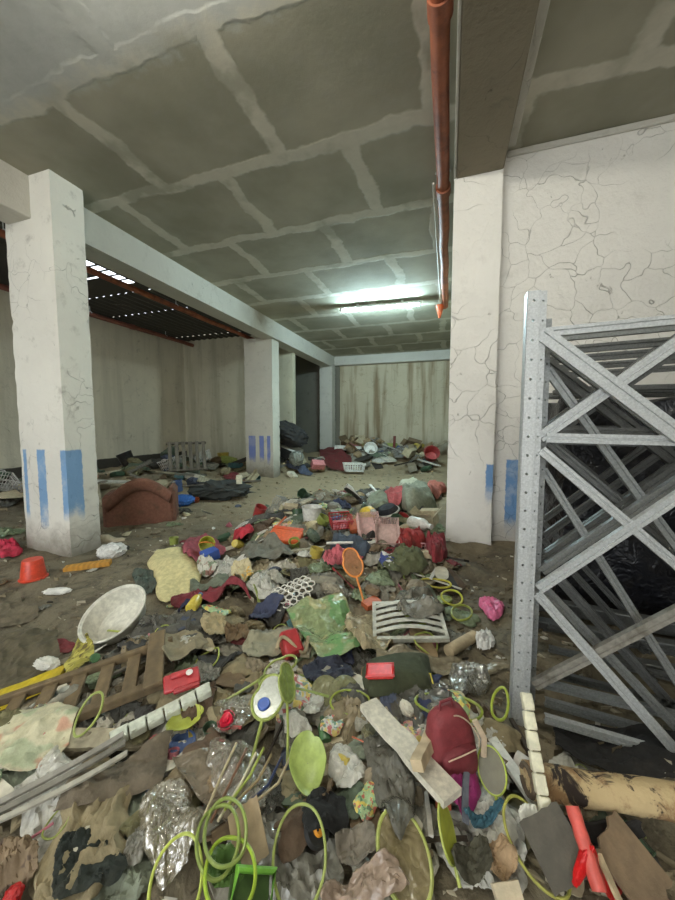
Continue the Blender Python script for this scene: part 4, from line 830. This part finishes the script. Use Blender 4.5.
place('toy_racket', 'orange yellow toy racket with white handle standing on the heap behind the louvre panel', 'racket', racket_parts(1.5, K((196, 150, 110), 'film', opac=.5), None, m=K((226, 140, 66))), 356, 580, yaw=.35, tilt=.8, fit=None, phrase='the orange toy racket')
sheet('plastic_bag', 'pink plastic packet lying at the foot of the steel upright', 'packet', [(474, 602), (494, 600), (508, 618), (488, 626)], K((220, 112, 150), 'cloth', rough=.35, dirt=.12), 'the pink packet', n=20, amp=.025, dome=.03)
for i, (a, b_, rx, ry, yw, tl, lab) in enumerate(((452, 594, .085, .06, .4, .5, 'yellow green hoop standing against the foot of the white pillar'), (436, 584, .11, .05, -.3, .2, 'thin yellow hoop half buried behind the standing yellow green hoop'), (462, 606, .10, .06, .9, .1, 'tangled olive hoop beside the pink packet'))):
    place('toy_hoop', lab, 'hoop', hoop_parts(rx, ry, .0075, K([(206, 206, 84), (196, 184, 70), (150, 156, 62)][i], dirt=.15), i), a, b_, yaw=yw, tilt=tl, fit=None, group='loose hoops by the pillar')
place('cardboard_tube', 'pale cardboard tube lying between the louvre panel and the steel upright', 'tube', [('tube', MB().tube([(-.13, 0, 0), (.13, 0, 0)], .032, 14), K((182, 164, 132), 'card'))], 462, 642, yaw=.65)
sheet('paper_sheet', 'white crumpled tissue next to the pale cardboard tube', 'paper', [(472, 638), (490, 634), (496, 652), (478, 656)], K((224, 222, 216), 'card', dirt=.1), n=20, amp=.035, dome=.02)
sheet('plastic_film', 'long beige grey plastic film lying across from the green packet to the steel upright', 'film', [(372, 640), (508, 664), (508, 678), (368, 664)], K((150, 140, 116), 'film', opac=.8), n=32, amp=.022, ragged=.06)
# rubbish in the middle distance
for i, (lab, uv, c, dome) in enumerate((('grey green tarpaulin heaped beyond the pink baskets', [(362, 500), (402, 496), (408, 510), (366, 514)], (138, 146, 124), .1), ('big pale grey green sack behind the white pillar', [(398, 494), (432, 492), (436, 516), (398, 518)], (146, 150, 130), .24), ('cream pointed cloth standing on the far side of the heap', [(396, 486), (420, 482), (422, 496), (398, 498)], (198, 194, 168), .16), ('red and white striped cloth before the cream pointed cloth', [(380, 492), (404, 490), (408, 502), (384, 506)], (184, 84, 84), .08), ('patterned red and beige cloth beside the white pillar on the far side', [(424, 486), (444, 484), (446, 496), (426, 498)], (190, 110, 96), .1), ('red garment crumpled before the white pillar', [(388, 540), (424, 534), (430, 552), (394, 558)], (156, 54, 52), .08), ('deep red cloth bundled tight against the white pillar', [(424, 536), (446, 536), (446, 566), (428, 566)], (140, 48, 54), .10), ('dark green garment spread behind the toy racket', [(372, 560), (420, 556), (430, 574), (376, 578)], (92, 96, 66), .04), ('slate grey garment spread before the long white rod', [(326, 548), (366, 546), (372, 558), (332, 562)], (70, 80, 92), .05), ('dusty pink cloth before the slate grey garment', [(318, 560), (360, 558), (362, 568), (322, 572)], (186, 96, 104), .03))):
    sheet('cloth', lab, 'cloth', uv, K(c, 'cloth'), phrase={1: 'the pale grey green sack', 5: 'the red garment', 8: 'the slate grey garment'}.get(i), n=24, amp=.07, dome=dome)
place('plastic_rod', 'long straight white rod lying across the heap beyond the honeycomb mesh', 'rod', [('rod', MB().tube([(-.30, 0, 0), (0, 0, .006), (.30, 0, 0)], .013, 10), K((222, 218, 206)))], 358, 543, yaw=-.02, phrase='the long white rod', sink=-.02)
place('plastic_basket', 'pale pink perforated basket tipped towards the viewer on the heap', 'basket', basket_parts(.22, .27, .12, K((220, 182, 174)), 9, 5), 369, 525, yaw=.25, tilt=1.0, fit=None, phrase='the pale pink basket')
place('plastic_basket', 'grey pink perforated basket tucked beside the pale pink one', 'basket', basket_parts(.21, .25, .11, K((190, 160, 150)), 9, 5), 388, 528, yaw=-.1, tilt=.9, fit=None)
place('plastic_crate', 'red plastic crate with dark slots beside the pale pink basket', 'crate', basket_parts(.24, .18, .11, K((178, 50, 52)), 6, 3), 341, 528, yaw=.3, tilt=.4, fit=None)
place('plastic_jug', 'yellow plastic jug lying beyond the pale pink basket', 'jug', bottle_parts(.08, .26, K((220, 192, 70)), K((220, 220, 210))), 368, 514, tilt=1.2, roll=.3, fit=None)
place('flat_hat', 'black flat cap with white band next to the yellow jug', 'cap', [('crown', MB().lathe([(0, .1), (.1, .085), (.14, .03), (.14, 0)], 20), K((44, 46, 52), 'cloth')), ('band', MB().tube([(.142*math.cos(a), .142*math.sin(a), .015) for a in np.linspace(0, 6.283, 24, endpoint=False)], .014, 6, True), K((206, 204, 194), 'cloth'))], 388, 511)
place('plastic_bottle', 'white plastic bottle lying behind the deep red cloth', 'bottle', bottle_parts(.07, .3, K((216, 214, 204)), K((214, 214, 204))), 420, 524, tilt=1.5, roll=.6, fit=None)
sheet('pennant', 'blue and white triangular pennant behind the toy racket', 'pennant', [(376, 560), (396, 556), (392, 572), (380, 574)], K((60, 72, 130), 'cloth', print=[(226, 224, 216)], pscale=12), n=18, amp=.03)
# -- near side of the heap
sheet('board_box', 'long dark green fabric box with yellow piping in the middle of the heap', 'box', [(362, 672), (428, 664), (432, 694), (366, 700)], K((64, 70, 48), 'cloth', dirt=.3), 'the dark green box', n=20, amp=.006, dome=.075, thick=.006, ragged=.01, stiff=30, tent=20)
a, b_ = at(402, 670), at(433, 667)
place('piping_cord', 'thin yellow cord lying along the end of the dark green box', 'cord', [('cord', MB().tube([(-.05, .01, 0), (.0, .0, .004), (.05, .004, 0), (.05, -.06, -.006)], .004, 6), K((214, 196, 90)))], 422, 676, yaw=.05)
place('plastic_cover', 'red plastic lid lying on the end of the dark green box', 'lid', [('lid', MB().box((0, 0, .012), (.125, .085, .024), bev=.01), K((218, 58, 54), dirt=.1)), ('rim', MB().tube([(-.06, -.04, .02), (.06, -.04, .02), (.06, .04, .02), (-.06, .04, .02)], .005, 6, True), K((206, 50, 48)))], 380, 671, yaw=-.15, phrase='the red lid', lift=.022, sink=0)
sheet('plastic_bag', 'shiny clear bag with white ribs before the steel upright', 'bag', [(444, 664), (486, 664), (490, 694), (450, 696)], K((178, 176, 164), 'film', opac=.5, rough=.1), n=28, amp=.02, dome=.02, fold=4)
sheet('rag', 'dark slate cloth beside the red box with looped cord', 'cloth', [(296, 664), (350, 662), (356, 684), (304, 690)], K((44, 48, 62), 'cloth'), n=22, amp=.03)
for x, y, lab in ((325, 690, 'round dull olive plastic disc before the dark slate cloth'), (346, 690, 'round olive plastic disc overlapping its duller twin')):
    place('plastic_disc', lab, 'disc', [('disc', MB().lathe([(0, .008), (.05, .010), (.062, .004), (.062, 0), (0, 0)], 26), K((126, 126, 92), 'film', opac=.9))], x, y, tilt=.25)
place('toy_shovel', 'lime toy shovel blade lying under the white segmented strip', 'shovel', shovel_parts(.85, K((170, 178, 76))), 180, 727, yaw=-1.0, sink=.0)
place('segmented_strip', 'white hinged strip of plastic segments below the red plastic panel', 'strip', chain_parts('segment', 6, .36, .055, .03, K((206, 210, 194), dirt=.12), .1), 164, 714, yaw=.58, phrase='the white segmented strip', sink=.005)
place('plastic_casing', 'broken red plastic panel lying on the white segmented strip', 'panel', [('panel', MB().box((0, 0, .012), (.14, .078, .02), bev=.006).box((.0, .02, .026), (.085, .026, .012), bev=.004), K((176, 46, 52), dirt=.15)), ('tab', MB().box((.015, -.046, .016), (.10, .018, .014), bev=.003), K((160, 38, 44))), ('sticker', MB().lathe([(.0, .001), (.014, .001), (.014, 0)], 14, Matrix.Translation((.03, .008, .0335))), K((232, 228, 220)), 'white round sticker')], 183, 684, yaw=.5, tilt=.3, fit=None, phrase='the red plastic panel', lift=.012, sink=0)
place('plastic_scrap', 'dark red plastic scrap peeping out beside the segmented strip', 'scrap', crumple_parts('scrap', .03, K((150, 30, 36)), 12, 1.2, .8, .6), 156, 741)
sheet('printed_bag', 'cream printed bag with green band and red patch lying before the wooden crate', 'bag', [(-8, 716), (84, 706), (62, 768), (-12, 778)], K((196, 190, 158), 'cloth', rough=.4, print=[(172, 182, 148), (190, 140, 116), (206, 200, 170)], pscale=9), 'the cream printed bag', n=30, amp=.012, ragged=.06)
sheet('cloth_sheet', 'stiff dark taupe sheet folded over in front of the curved rails', 'sheet', [(70, 778), (172, 744), (160, 790), (52, 824)], K((104, 94, 78), 'cloth', dirt=.3), 'the dark taupe sheet', n=30, amp=.014, ragged=.03, stiff=16, tent=10, dome=.02)
for i, (o_, w_) in enumerate(((0, .022), (.035, .020), (.06, .016))):
    place('curved_rail', ['outer grey curved plastic rail before the cream printed bag', 'middle grey curved plastic rail before the cream printed bag', 'inner thin grey curved rail before the cream printed bag'][i], 'rail', strip_parts('rail', .50-.05*i, w_, .008, K([(152, 148, 138), (128, 124, 114), (168, 164, 150)][i], dirt=.3), -.14, 20), 34+9*i, 776+8*i, yaw=.50, sink=-.005, group='curved rails')
sheet('rag', 'blackish green cloth standing in for the shaded hollow below the dark taupe sheet', 'cloth', [(46, 838), (112, 826), (124, 905), (36, 910)], K((34, 40, 34), 'cloth', dirt=.2), 'the blackish green cloth', n=28, amp=.02, ragged=.22)  # near-black colour paints the shade of a hollow
sheet('paper_sheet', 'mottled brown paper at the edge of the blackish green cloth', 'paper', [(-6, 846), (40, 838), (36, 890), (-6, 900)], K((126, 108, 84), 'card', print=[(70, 56, 46)], pscale=18), n=24, amp=.03)
place('plastic_scrap', 'small red plastic cap half buried at the edge of the mottled brown paper', 'cap', crumple_parts('cap', .022, K((176, 34, 34)), 19, 1, 1, .8), 12, 893)
sheet('plastic_bag', 'shiny crinkled clear bag standing up before the dark taupe sheet', 'bag', [(128, 802), (186, 774), (206, 848), (146, 895)], K((190, 180, 156), 'film', opac=.45, rough=.08), 'the shiny crinkled bag', n=44, amp=.016, dome=.03, fold=4)
sheet('plastic_film', 'brown grey plastic film folded over the shiny crinkled bag', 'film', [(168, 756), (222, 748), (262, 818), (222, 826)], K((128, 116, 98), 'film', opac=.88), n=26, amp=.012, ragged=.04)
sheet('plastic_bag', 'shiny clear bag of thin rods beside the lime rackets', 'bag', [(196, 742), (256, 734), (282, 812), (222, 824)], K((186, 176, 160), 'film', opac=.45, rough=.08), 'the bag of rods', n=44, amp=.010, dome=.012, fold=5)
for i in range(7):
    place('thin_rod', ['pale', 'brown', 'cream', 'lime', 'tan', 'dark blue', 'beige'][i]+' thin rod slipping out of the shiny bag of rods', 'rod', [('rod', MB().tube([(0, -.11, 0), (.004*i, .0, .004), (0, .11, 0)], .0042, 8), K([(190, 176, 140), (120, 84, 60), (210, 200, 170), (168, 180, 80), (160, 140, 100), (50, 60, 96), (180, 164, 130)][i]))], 222+8.5*i, 776+4*(i % 3), yaw=-.12-.06*i, sink=-.004, group='thin rods from one bag')
place('cardboard_piece', 'plain tan carton piece with torn edge before the bag of rods', 'carton', plank_parts(.085, .12, .006, K((156, 138, 108), 'card'), 8), 248, 834, yaw=.4, tilt=.15, phrase='the tan carton piece', sink=-.01)
sheet('plastic_film', 'clear wrapper lying around the crimson rose', 'wrapper', [(206, 702), (246, 698), (254, 732), (208, 736)], K((176, 172, 156), 'film', opac=.38, rough=.12), n=26, amp=.016, fold=5)
place('plastic_flower', 'crimson plastic rose in a clear wrapper beside the lime rackets', 'flower', [('bloom', MB().lathe([(0, 0), (.016, .002), (.026, .014), (.022, .024), (.012, .018), (.010, .026), (0, .022)], 14, wob=.25), K((196, 30, 56), dirt=.05)), ('petal', MB().shell([[(.03*math.cos(a), .03*math.sin(a), .008+.012*t) for a in np.linspace(.3, 2.2, 7)] for t in (0, 1)], .002), K((176, 24, 48))), ('petal', MB().shell([[(.032*math.cos(a), .032*math.sin(a), .006+.012*t) for a in np.linspace(3.2, 5.4, 7)] for t in (0, 1)], .002), K((176, 24, 48)))], 226, 719, tilt=.3, phrase='the crimson rose')
# lime toys
blue = K((52, 92, 176)); silver = K((190, 194, 186), 'metal', metal=.6, rough=.25)
place('toy_racket', 'lime toy racket with silver membrane and blue badge lying over the bag of rods', 'racket', racket_parts(1.15, silver, blue), 256, 726, yaw=-.10, tilt=.30, fit=None, phrase='the lime racket', sink=-.01)
place('toy_racket', 'empty lime racket rim lying tilted behind the blue badge racket', 'racket', racket_parts(1.05, None), 263, 679, yaw=-1.0, tilt=.2, fit=None, sink=-.01)
place('toy_racket', 'lime racket rim with stick pointing at the green plastic packet', 'racket', racket_parts(.9, None, m=m_lime2), 292, 691, yaw=1.45, tilt=.15, fit=None, sink=-.01)
place('toy_racket', 'lime racket turned edge-on beside the blue badge racket', 'racket', racket_parts(.95, m_limefilm), 287, 708, yaw=.15, tilt=.5, roll=.9, fit=None, sink=-.01)
place('toy_shovel', 'big lime toy shovel with notched blade on top of the heap', 'shovel', shovel_parts(1.02, K((158, 176, 96), dirt=.15)), 314, 770, yaw=.16, tilt=.45, fit=None, phrase='the lime shovel', sink=-.02)
place('wheeled_toy', 'black toy wheel with orange dotted hub inside the large lime hoop', 'wheel', [('tyre', MB().lathe([(.018, .0), (.034, .002), (.04, .012), (.034, .024), (.018, .024)], 28), K((30, 30, 30), rough=.5)), ('hub', MB().lathe([(0, .032), (.012, .031), (.017, .024), (.017, .008), (0, .008)], 18), K((226, 150, 40), dirt=.05), 'orange hub'), ('dot', MB().lathe([(0, .0015), (.003, .0012), (.003, 0)], 8, Matrix.Translation((.006, .006, .031))), K((26, 26, 26))), ('dot', MB().lathe([(0, .0015), (.003, .0012), (.003, 0)], 8, Matrix.Translation((-.006, -.004, .031))), K((26, 26, 26)))], 317, 832, tilt=.5, roll=.5, fit=None, phrase='the toy wheel', sink=.0)
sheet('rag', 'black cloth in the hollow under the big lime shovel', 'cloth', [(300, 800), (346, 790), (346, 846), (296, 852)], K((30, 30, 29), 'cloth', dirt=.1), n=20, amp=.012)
hl = [(299, 857, .066, .096, .0038, .02, .55, 'large thin lime hoop standing round the black toy wheel', LIME), (88, 716, .042, .068, .0045, -.25, .75, 'lime hoop standing up on the cream printed bag', LIME), (176, 882, .062, .082, .0042, .25, .45, 'pale lime hoop standing over the shiny crinkled bag', (184, 196, 90)), (218, 846, .052, .072, .0045, .35, .2, 'topmost of the nested lime hoops beside the tan carton piece', LIME2), (226, 856, .052, .072, .0045, .5, .15, 'middle one of the nested lime hoops beside the tan carton piece', LIME2), (230, 870, .056, .074, .0045, .65, .1, 'lowest of the nested lime hoops beside the tan carton piece', (150, 176, 52)), (448, 706, .13, .055, .0055, -.25, .1, 'olive lime hoop lying behind the maroon backpack', (142, 156, 58)), (350, 700, .08, .05, .0045, .15, .2, 'lime hoop partly under the white painted board', (150, 164, 66)), (534, 846, .062, .095, .004, .3, .4, 'thin olive hoop before the grey panel at the foot of the rack', (152, 150, 70)), (500, 700, .03, .07, .0055, -.6, .3, 'small lime hoop touching the steel upright', (158, 172, 62))]
for i, (a, b_, rx, ry, r_, yw, tl, lab, c) in enumerate(hl):
    place('toy_hoop', lab, 'hoop', hoop_parts(rx, ry, r_, K(c, dirt=.12), 60+i), a, b_, yaw=yw, tilt=tl, fit=None, sink=-.012)
def bat(s, m, mr):
    n = 30; out = [(.06*s*math.cos(t), .085*s*math.sin(t), 0) for t in np.linspace(0, 6.283, n, endpoint=False)]
    return [('rim', MB().tube(out, .005*s, 8, True), mr), ('web', MB().poly([(a, b) for a, b, _ in out], .0025), m), ('handle', MB().tube([(0, -.085*s, 0), (.0, -.14*s, 0)], .007*s, 8), mr)]
place('toy_bat', 'yellow lime oval toy bat standing beside the white painted board', 'bat', bat(.70, K((172, 180, 62), dirt=.12), K((176, 186, 90))), 449, 838, yaw=.25, tilt=.9, roll=.75, fit=None, sink=-.01)
place('toy_bat', 'dark olive toy bat with lime rim beside the maroon backpack', 'bat', bat(.68, K((98, 94, 70), dirt=.25), K((168, 184, 70))), 492, 778, yaw=-.1, tilt=.8, roll=-.35, fit=None, sink=-.01)
place('toy_bat', 'large taupe toy bat with pale lime rim low on the heap near the viewer', 'bat', bat(1.1, K((132, 120, 88), 'film', opac=.9), K((162, 170, 90))), 403, 872, yaw=.2, tilt=.3, fit=None, sink=-.01)
place('toy_buckle', 'bright green plastic toy frame with dark opening under the nested hoops', 'frame', [('frame', MB().tube([(-.05, -.035, 0), (.05, -.035, 0), (.06, .035, 0), (-.04, .035, 0)], .009, 8, True), K((112, 170, 60))), ('base', MB().box((0, 0, -.012), (.1, .06, .008)), K((60, 84, 40)))], 252, 890, yaw=.25, tilt=.2)
sheet('plastic_film', 'green translucent scrap under the nested lime hoops', 'film', [(206, 852), (238, 846), (246, 892), (204, 896)], K((96, 128, 68), 'film', opac=.85), n=18, amp=.012)
sheet('plastic_film', 'smoky grey film hanging in folds beside the white painted board', 'film', [(352, 726), (384, 722), (428, 832), (388, 846)], K((110, 108, 98), 'film', opac=.8), 'the smoky film', n=36, amp=.014, dome=.015, fold=4)
place('painted_board', 'long chipped white painted board standing slantwise in the near heap', 'board', [('board', plank_parts(.40, .075, .022, None, 3)[0][1], K((208, 202, 184), 'card', dirt=.3, scale=14))], 404, 745, yaw=-1.02, tilt=.15, phrase='the white painted board', sink=-.03)
sheet('plastic_bag', 'taupe pink plastic bag lying near the viewer at the bottom of the heap', 'bag', [(330, 872), (392, 856), (410, 905), (306, 910)], K((156, 136, 118), 'film', opac=.9), 'the taupe pink bag', n=30, amp=.014, dome=.015)
sheet('rag', 'greyish taupe cloth scrap between the toy wheel and the smoky film', 'cloth', [(330, 826), (372, 818), (380, 856), (336, 862)], K((120, 112, 98), 'cloth'), n=22, amp=.012)
def backpack(m, m2, mp):
    def sack(w, d, h, yo, z0, tp, sag):
        g = []
        for k in range(15):
            t = k/14; sc_ = (1-tp*t**1.4)*(1 if t < .8 else math.sqrt(max(.003, 1-((t-.8)/.2)**2)))*(.9+.1*min(1, t/.1))
            g.append([(w*sc_*math.copysign(abs(math.cos(a))**.6, math.cos(a))*(1+sag*math.sin(5*a+t*6)), yo+d*sc_*math.copysign(abs(math.sin(a))**.6, math.sin(a))*(1+sag*math.sin(4*a+t*9)), z0+h*t+sag*.03*math.sin(3*a)) for a in np.linspace(0, 2*math.pi, 41)])
        return MB().shell(g, -.004)
    return [('bag_body', sack(.088, .052, .195, 0, 0, .34, .03), m), ('front_pocket', sack(.062, .022, .085, -.048, .01, .1, .03), m2, None, [('zip', MB().tube([(-.05, -.068, .085), (0, -.073, .09), (.05, -.068, .085)], .002, 6), mp)]),
            ('zip', MB().tube([(.078*math.cos(a)*(1-.25*max(0, math.sin(a))), -.050+.016*max(0, math.sin(a)), .095+.09*math.sin(a)) for a in np.linspace(-.3, 1.5, 14)], .0022, 6), mp, 'pale zip edging'), ('handle', MB().tube([(-.025, .0, .188), (-.02, 0, .212), (.02, 0, .212), (.025, 0, .188)], .005, 6), m2), ('strap', MB().tube([(.074, -.04, .15), (.096, -.05, .09), (.088, -.05, .03)], .005, 6, flat=2), mp)]
place('backpack', 'maroon fabric backpack with pale zip edging slumped before the steel rack', 'backpack', backpack(K((122, 46, 50), 'cloth', rough=.7, dirt=.15), K((112, 40, 46), 'cloth', rough=.7, dirt=.15), K((196, 176, 150))), 455, 741, yaw=.3, tilt=-.05, roll=-.1, fit=None, phrase='the maroon backpack', sink=.0)
place('wooden_strip', 'pale peeling wooden strip stuck in the heap against the maroon backpack', 'strip', plank_parts(.19, .035, .03, K((198, 178, 144), 'wood'), 9), 427, 733, yaw=1.0, tilt=-.5, sink=-.03)
place('tissue_wad', 'white twisted tissue above the white painted board', 'tissue', crumple_parts('tissue', .03, K((214, 208, 190), 'card'), 13, .8, 1.5, .8), 406, 709, yaw=.3)
sheet('rag', 'magenta and grey sports bag below the maroon backpack', 'bag', [(446, 780), (476, 776), (480, 812), (450, 816)], K((150, 42, 104), 'cloth', rough=.6, dirt=.1), 'the magenta bag', n=20, amp=.014, dome=.03)
place('bag_strap', 'grey strap lying across the magenta sports bag', 'strap', strip_parts('strap', .12, .02, .004, K((104, 108, 116), 'cloth'), .1, 10), 466, 798, yaw=1.3, sink=-.01)
sheet('rag', 'teal blue cloth strip below the magenta sports bag', 'cloth', [(458, 818), (500, 800), (504, 814), (464, 834)], K((58, 98, 112), 'cloth'), n=20, amp=.02)
# -- right corner below the rack
sheet('tarpaulin', 'added black sheet standing for the shade under the steel frames behind the rolled carpet', 'tarpaulin', [(546, 716), (700, 744), (700, 796), (548, 768)], K((30, 29, 28), 'cloth', dirt=.15), n=30, amp=.03, ragged=.05)  # dark sheet added to paint the shade on the floor below the rack
def roll(L, r, seed):
    n, k = 30, 28; g = MB(); v = []
    for i in range(n+1):
        for j in range(k):
            a = 2*math.pi*j/k; x = (i/n-.5)*L; rr = r*(1+.10*nz(np.array(x*3), np.array(a), seed, .4)+.07*ridge(np.array(x*5), np.array(a*.8), seed+1, .7)**3); v.append((x, rr*math.cos(a), rr*math.sin(a)*.85))
    f = [(i*k+j, i*k+(j+1) % k, (i+1)*k+(j+1) % k, (i+1)*k+j) for i in range(n) for j in range(k)]+[tuple(range(k))[::-1], tuple(n*k+j for j in range(k))]
    return g.add(v, f)
def stained():
    m = mat((196, 172, 128), 'cloth', print=[(70, 54, 40)], pscale=2.0, dirt=.5).copy(); m.name = 'stained_carpet'; n = N(m); b = m.node_tree.nodes['Principled BSDF']; tc = n('ShaderNodeTexCoord').outputs['Object']
    c = n.mix(n.ramp(n.noise(tc, 7, 6, .7), .46, .60), lin((190, 168, 126)), lin((138, 108, 74))); c = n.mix(n.ramp(n.noise(tc, 9, 5, .72, dist=1), .52, .6), c, lin((46, 36, 30))); n.l.new(c, b.inputs['Base Color']); return m
place('rolled_carpet', 'rolled beige carpet with dark burnt stains lying under the steel rack', 'carpet', [('roll', roll(.80, .05, 5), stained()), ('backing', MB().tube([(-.401, .04*math.cos(a), .034*math.sin(a)) for a in np.linspace(0, 5.6, 16)], .008, 6), K((90, 76, 60), 'cloth'))], 662, 801, yaw=-.06, phrase='the rolled carpet', sink=-.01)
place('segmented_strip', 'cream white hinged strip of segments standing against the steel upright', 'strip', chain_parts('segment', 7, .34, .032, .024, K((216, 212, 186), dirt=.08), -.08, .06), 538, 760, yaw=1.42, tilt=0, roll=-.9, fit=None, phrase='the cream segmented strip', sink=.0)
sheet('paper_sheet', 'white torn plastic scrap below the cream segmented strip', 'scrap', [(516, 812), (534, 806), (540, 826), (518, 830)], K((222, 220, 206), 'card', dirt=.05), n=18, amp=.03)
sheet('rag', 'black cloth standing for the shade in the gap below the rolled carpet', 'cloth', [(540, 806), (640, 822), (640, 850), (540, 836)], K((30, 27, 24), 'cloth', dirt=.15), n=22, amp=.012)  # black colour paints the shade in this gap
place('grey_tile', 'plain dark grey flat panel lying before the rolled carpet', 'panel', plank_parts(.12, .13, .01, K((84, 80, 70), 'card', dirt=.3), 4), 556, 850, yaw=.12, tilt=.1, phrase='the grey panel', sink=-.01)
place('plastic_tube', 'salmon red ridged tube next to the dark grey panel', 'tube', [('tube', MB().tube([(0, -.07+.0175*i, 0) for i in range(9)], [.016, .0175, .016, .0175, .016, .0175, .016, .0175, .016], 14), K((206, 88, 78), dirt=.15))], 585, 846, yaw=.12, sink=-.012)
sheet('plastic_bag', 'bright red plastic piece in the corner nearest the viewer', 'piece', [(572, 872), (606, 862), (624, 905), (566, 908)], K((200, 26, 28), 'cloth', rough=.35, dirt=.05), 'the bright red piece', n=22, amp=.012, dome=.03)
place('cardboard_piece', 'grey brown square of carton leaning beside the bright red plastic piece', 'carton', plank_parts(.15, .15, .008, K((130, 110, 86), 'card', dirt=.35), 14), 632, 866, yaw=.62, tilt=.1, sink=-.012, phrase='the square carton')
place('wooden_strip', 'pale narrow strip between the bright red piece and the square carton', 'strip', plank_parts(.12, .015, .008, K((196, 176, 140), 'wood'), 17), 614, 890, yaw=-1.0, sink=-.01)
sheet('rag', 'beige torn cloth scrap hanging low before the magenta bag', 'cloth', [(480, 838), (510, 832), (520, 880), (488, 884)], K((158, 132, 100), 'cloth'), n=24, amp=.025)
place('plaster_lump', 'pale broken plaster lump near the viewer beside the beige torn cloth', 'lump', [('lump', lumpy_block(.07, .035, .025, 23, .005, 7), K((196, 182, 154), 'card'))], 507, 889, yaw=.1, sink=.0)
sheet('rag', 'dark olive grey cloth between the lime toy bat and the beige torn cloth', 'cloth', [(446, 842), (486, 828), (494, 880), (452, 890)], K((70, 68, 54), 'cloth'), n=22, amp=.015)
# ------------------------------------------------------------------ what would poke up through the larger things is taken off the heap
def hull(P):
    P = sorted(map(tuple, np.round(P, 4))); out = []
    for seq in (P, P[::-1]):
        h = []
        for p in seq:
            while len(h) > 1 and (h[-1][0]-h[-2][0])*(p[1]-h[-2][1])-(h[-1][1]-h[-2][1])*(p[0]-h[-2][0]) <= 0: h.pop()
            h.append(p)
        out += h[:-1]
    return np.array(out)
def inside(H, p):
    d = np.roll(H, -1, 0)-H; q = p-H; return bool(np.all(d[:, 0]*q[:, 1]-d[:, 1]*q[:, 0] > 0))
bpy.context.view_layer.update()
def wverts(o):
    V = []
    for q in [o]+list(o.children_recursive):
        if q.type == 'MESH': a = np.empty(len(q.data.vertices)*3); q.data.vertices.foreach_get('co', a); A = np.array(q.matrix_world); V.append(a.reshape(-1, 3) @ A[:3, :3].T+A[:3, 3])
    return np.vstack(V)
pend = {o.name for o, *_ in PEND}; HERO = []
for o in list(sc.objects):
    if o.parent is None and 'category' in o and o.name not in pend and o.get('kind') != 'stuff' and o['category'] not in ('hoop', 'racket', 'lamp', 'pipe', 'rack frame', 'bundle', 'rod', 'mesh', 'rail', 'channel', 'conduit', 'nozzle'):
        V = wverts(o)
        if V[:, 2].min() < .9: HERO.append((hull(V[:, :2]), V[:, 2].mean(), V[:, 0].min(), V[:, 0].max(), V[:, 1].min(), V[:, 1].max()))
keep_ = []
for rec in PEND:
    o = rec[0]; V = wverts(o); V = V[::max(1, len(V)//60)]; bad = 0
    for H, zm, a, b, c, d in HERO:
        k = (V[:, 0] > a) & (V[:, 0] < b) & (V[:, 1] > c) & (V[:, 1] < d) & (V[:, 2] > zm+.008)
        if k.any(): bad += sum(inside(H, p) for p in V[k, :2])
    if bad > 3:
        for q in list(o.children_recursive)+[o]: bpy.data.objects.remove(q)
    else: keep_.append(rec)
PEND = keep_
# ------------------------------------------------------------------ say which one each piece of the heap is
used = {o['label'] for o in sc.objects if 'label' in o}
def rel(dx, dy):
    q = np.array([dx, dy]); a = q @ RT[:2]; f = q @ np.array([-RT[1], RT[0]])
    if abs(a) > abs(f): return 'to the right of' if a > 0 else 'to the left of'
    return 'behind' if f > 0 else 'in front of'
def say(phrase, x, y, s, z):
    near = sorted(LAND, key=lambda l: (l[0]-x)**2+(l[1]-y)**2)
    dist = lambda l: math.hypot(l[0]-x, l[1]-y)
    c = []
    for l in near[:3]:
        r_ = rel(x-l[0], y-l[1]); q = dist(l)
        c.append(f'{phrase} ' + ('against ' if q < .08 else 'just ' + r_ + ' ' if q < .3*max(.5, math.hypot(x, y)*.5) else r_ + ' ') + l[2])
    c.append(f'{phrase} between {near[0][2]} and {near[1][2]}'); c.append(f'{phrase} between {near[0][2]} and {near[2][2]}'); c.append(f'{phrase} between {near[1][2]} and {near[2][2]}')
    for w_ in ('dusty', 'muddy', 'stained', 'half buried', 'tattered'):
        for l in near[:4]: c.append(f'{w_} {phrase} {rel(x-l[0], y-l[1])} {l[2]}')
    for t in c:
        if t not in used and 4 <= len(t.replace('-', ' ').split()) <= 16: used.add(t); return t
    raise RuntimeError(phrase)
for o, ph, x, y, s in PEND:
    o['label'] = say(ph, x, y, s, 0)
    if 'category' not in o: o['category'] = 'rubbish'
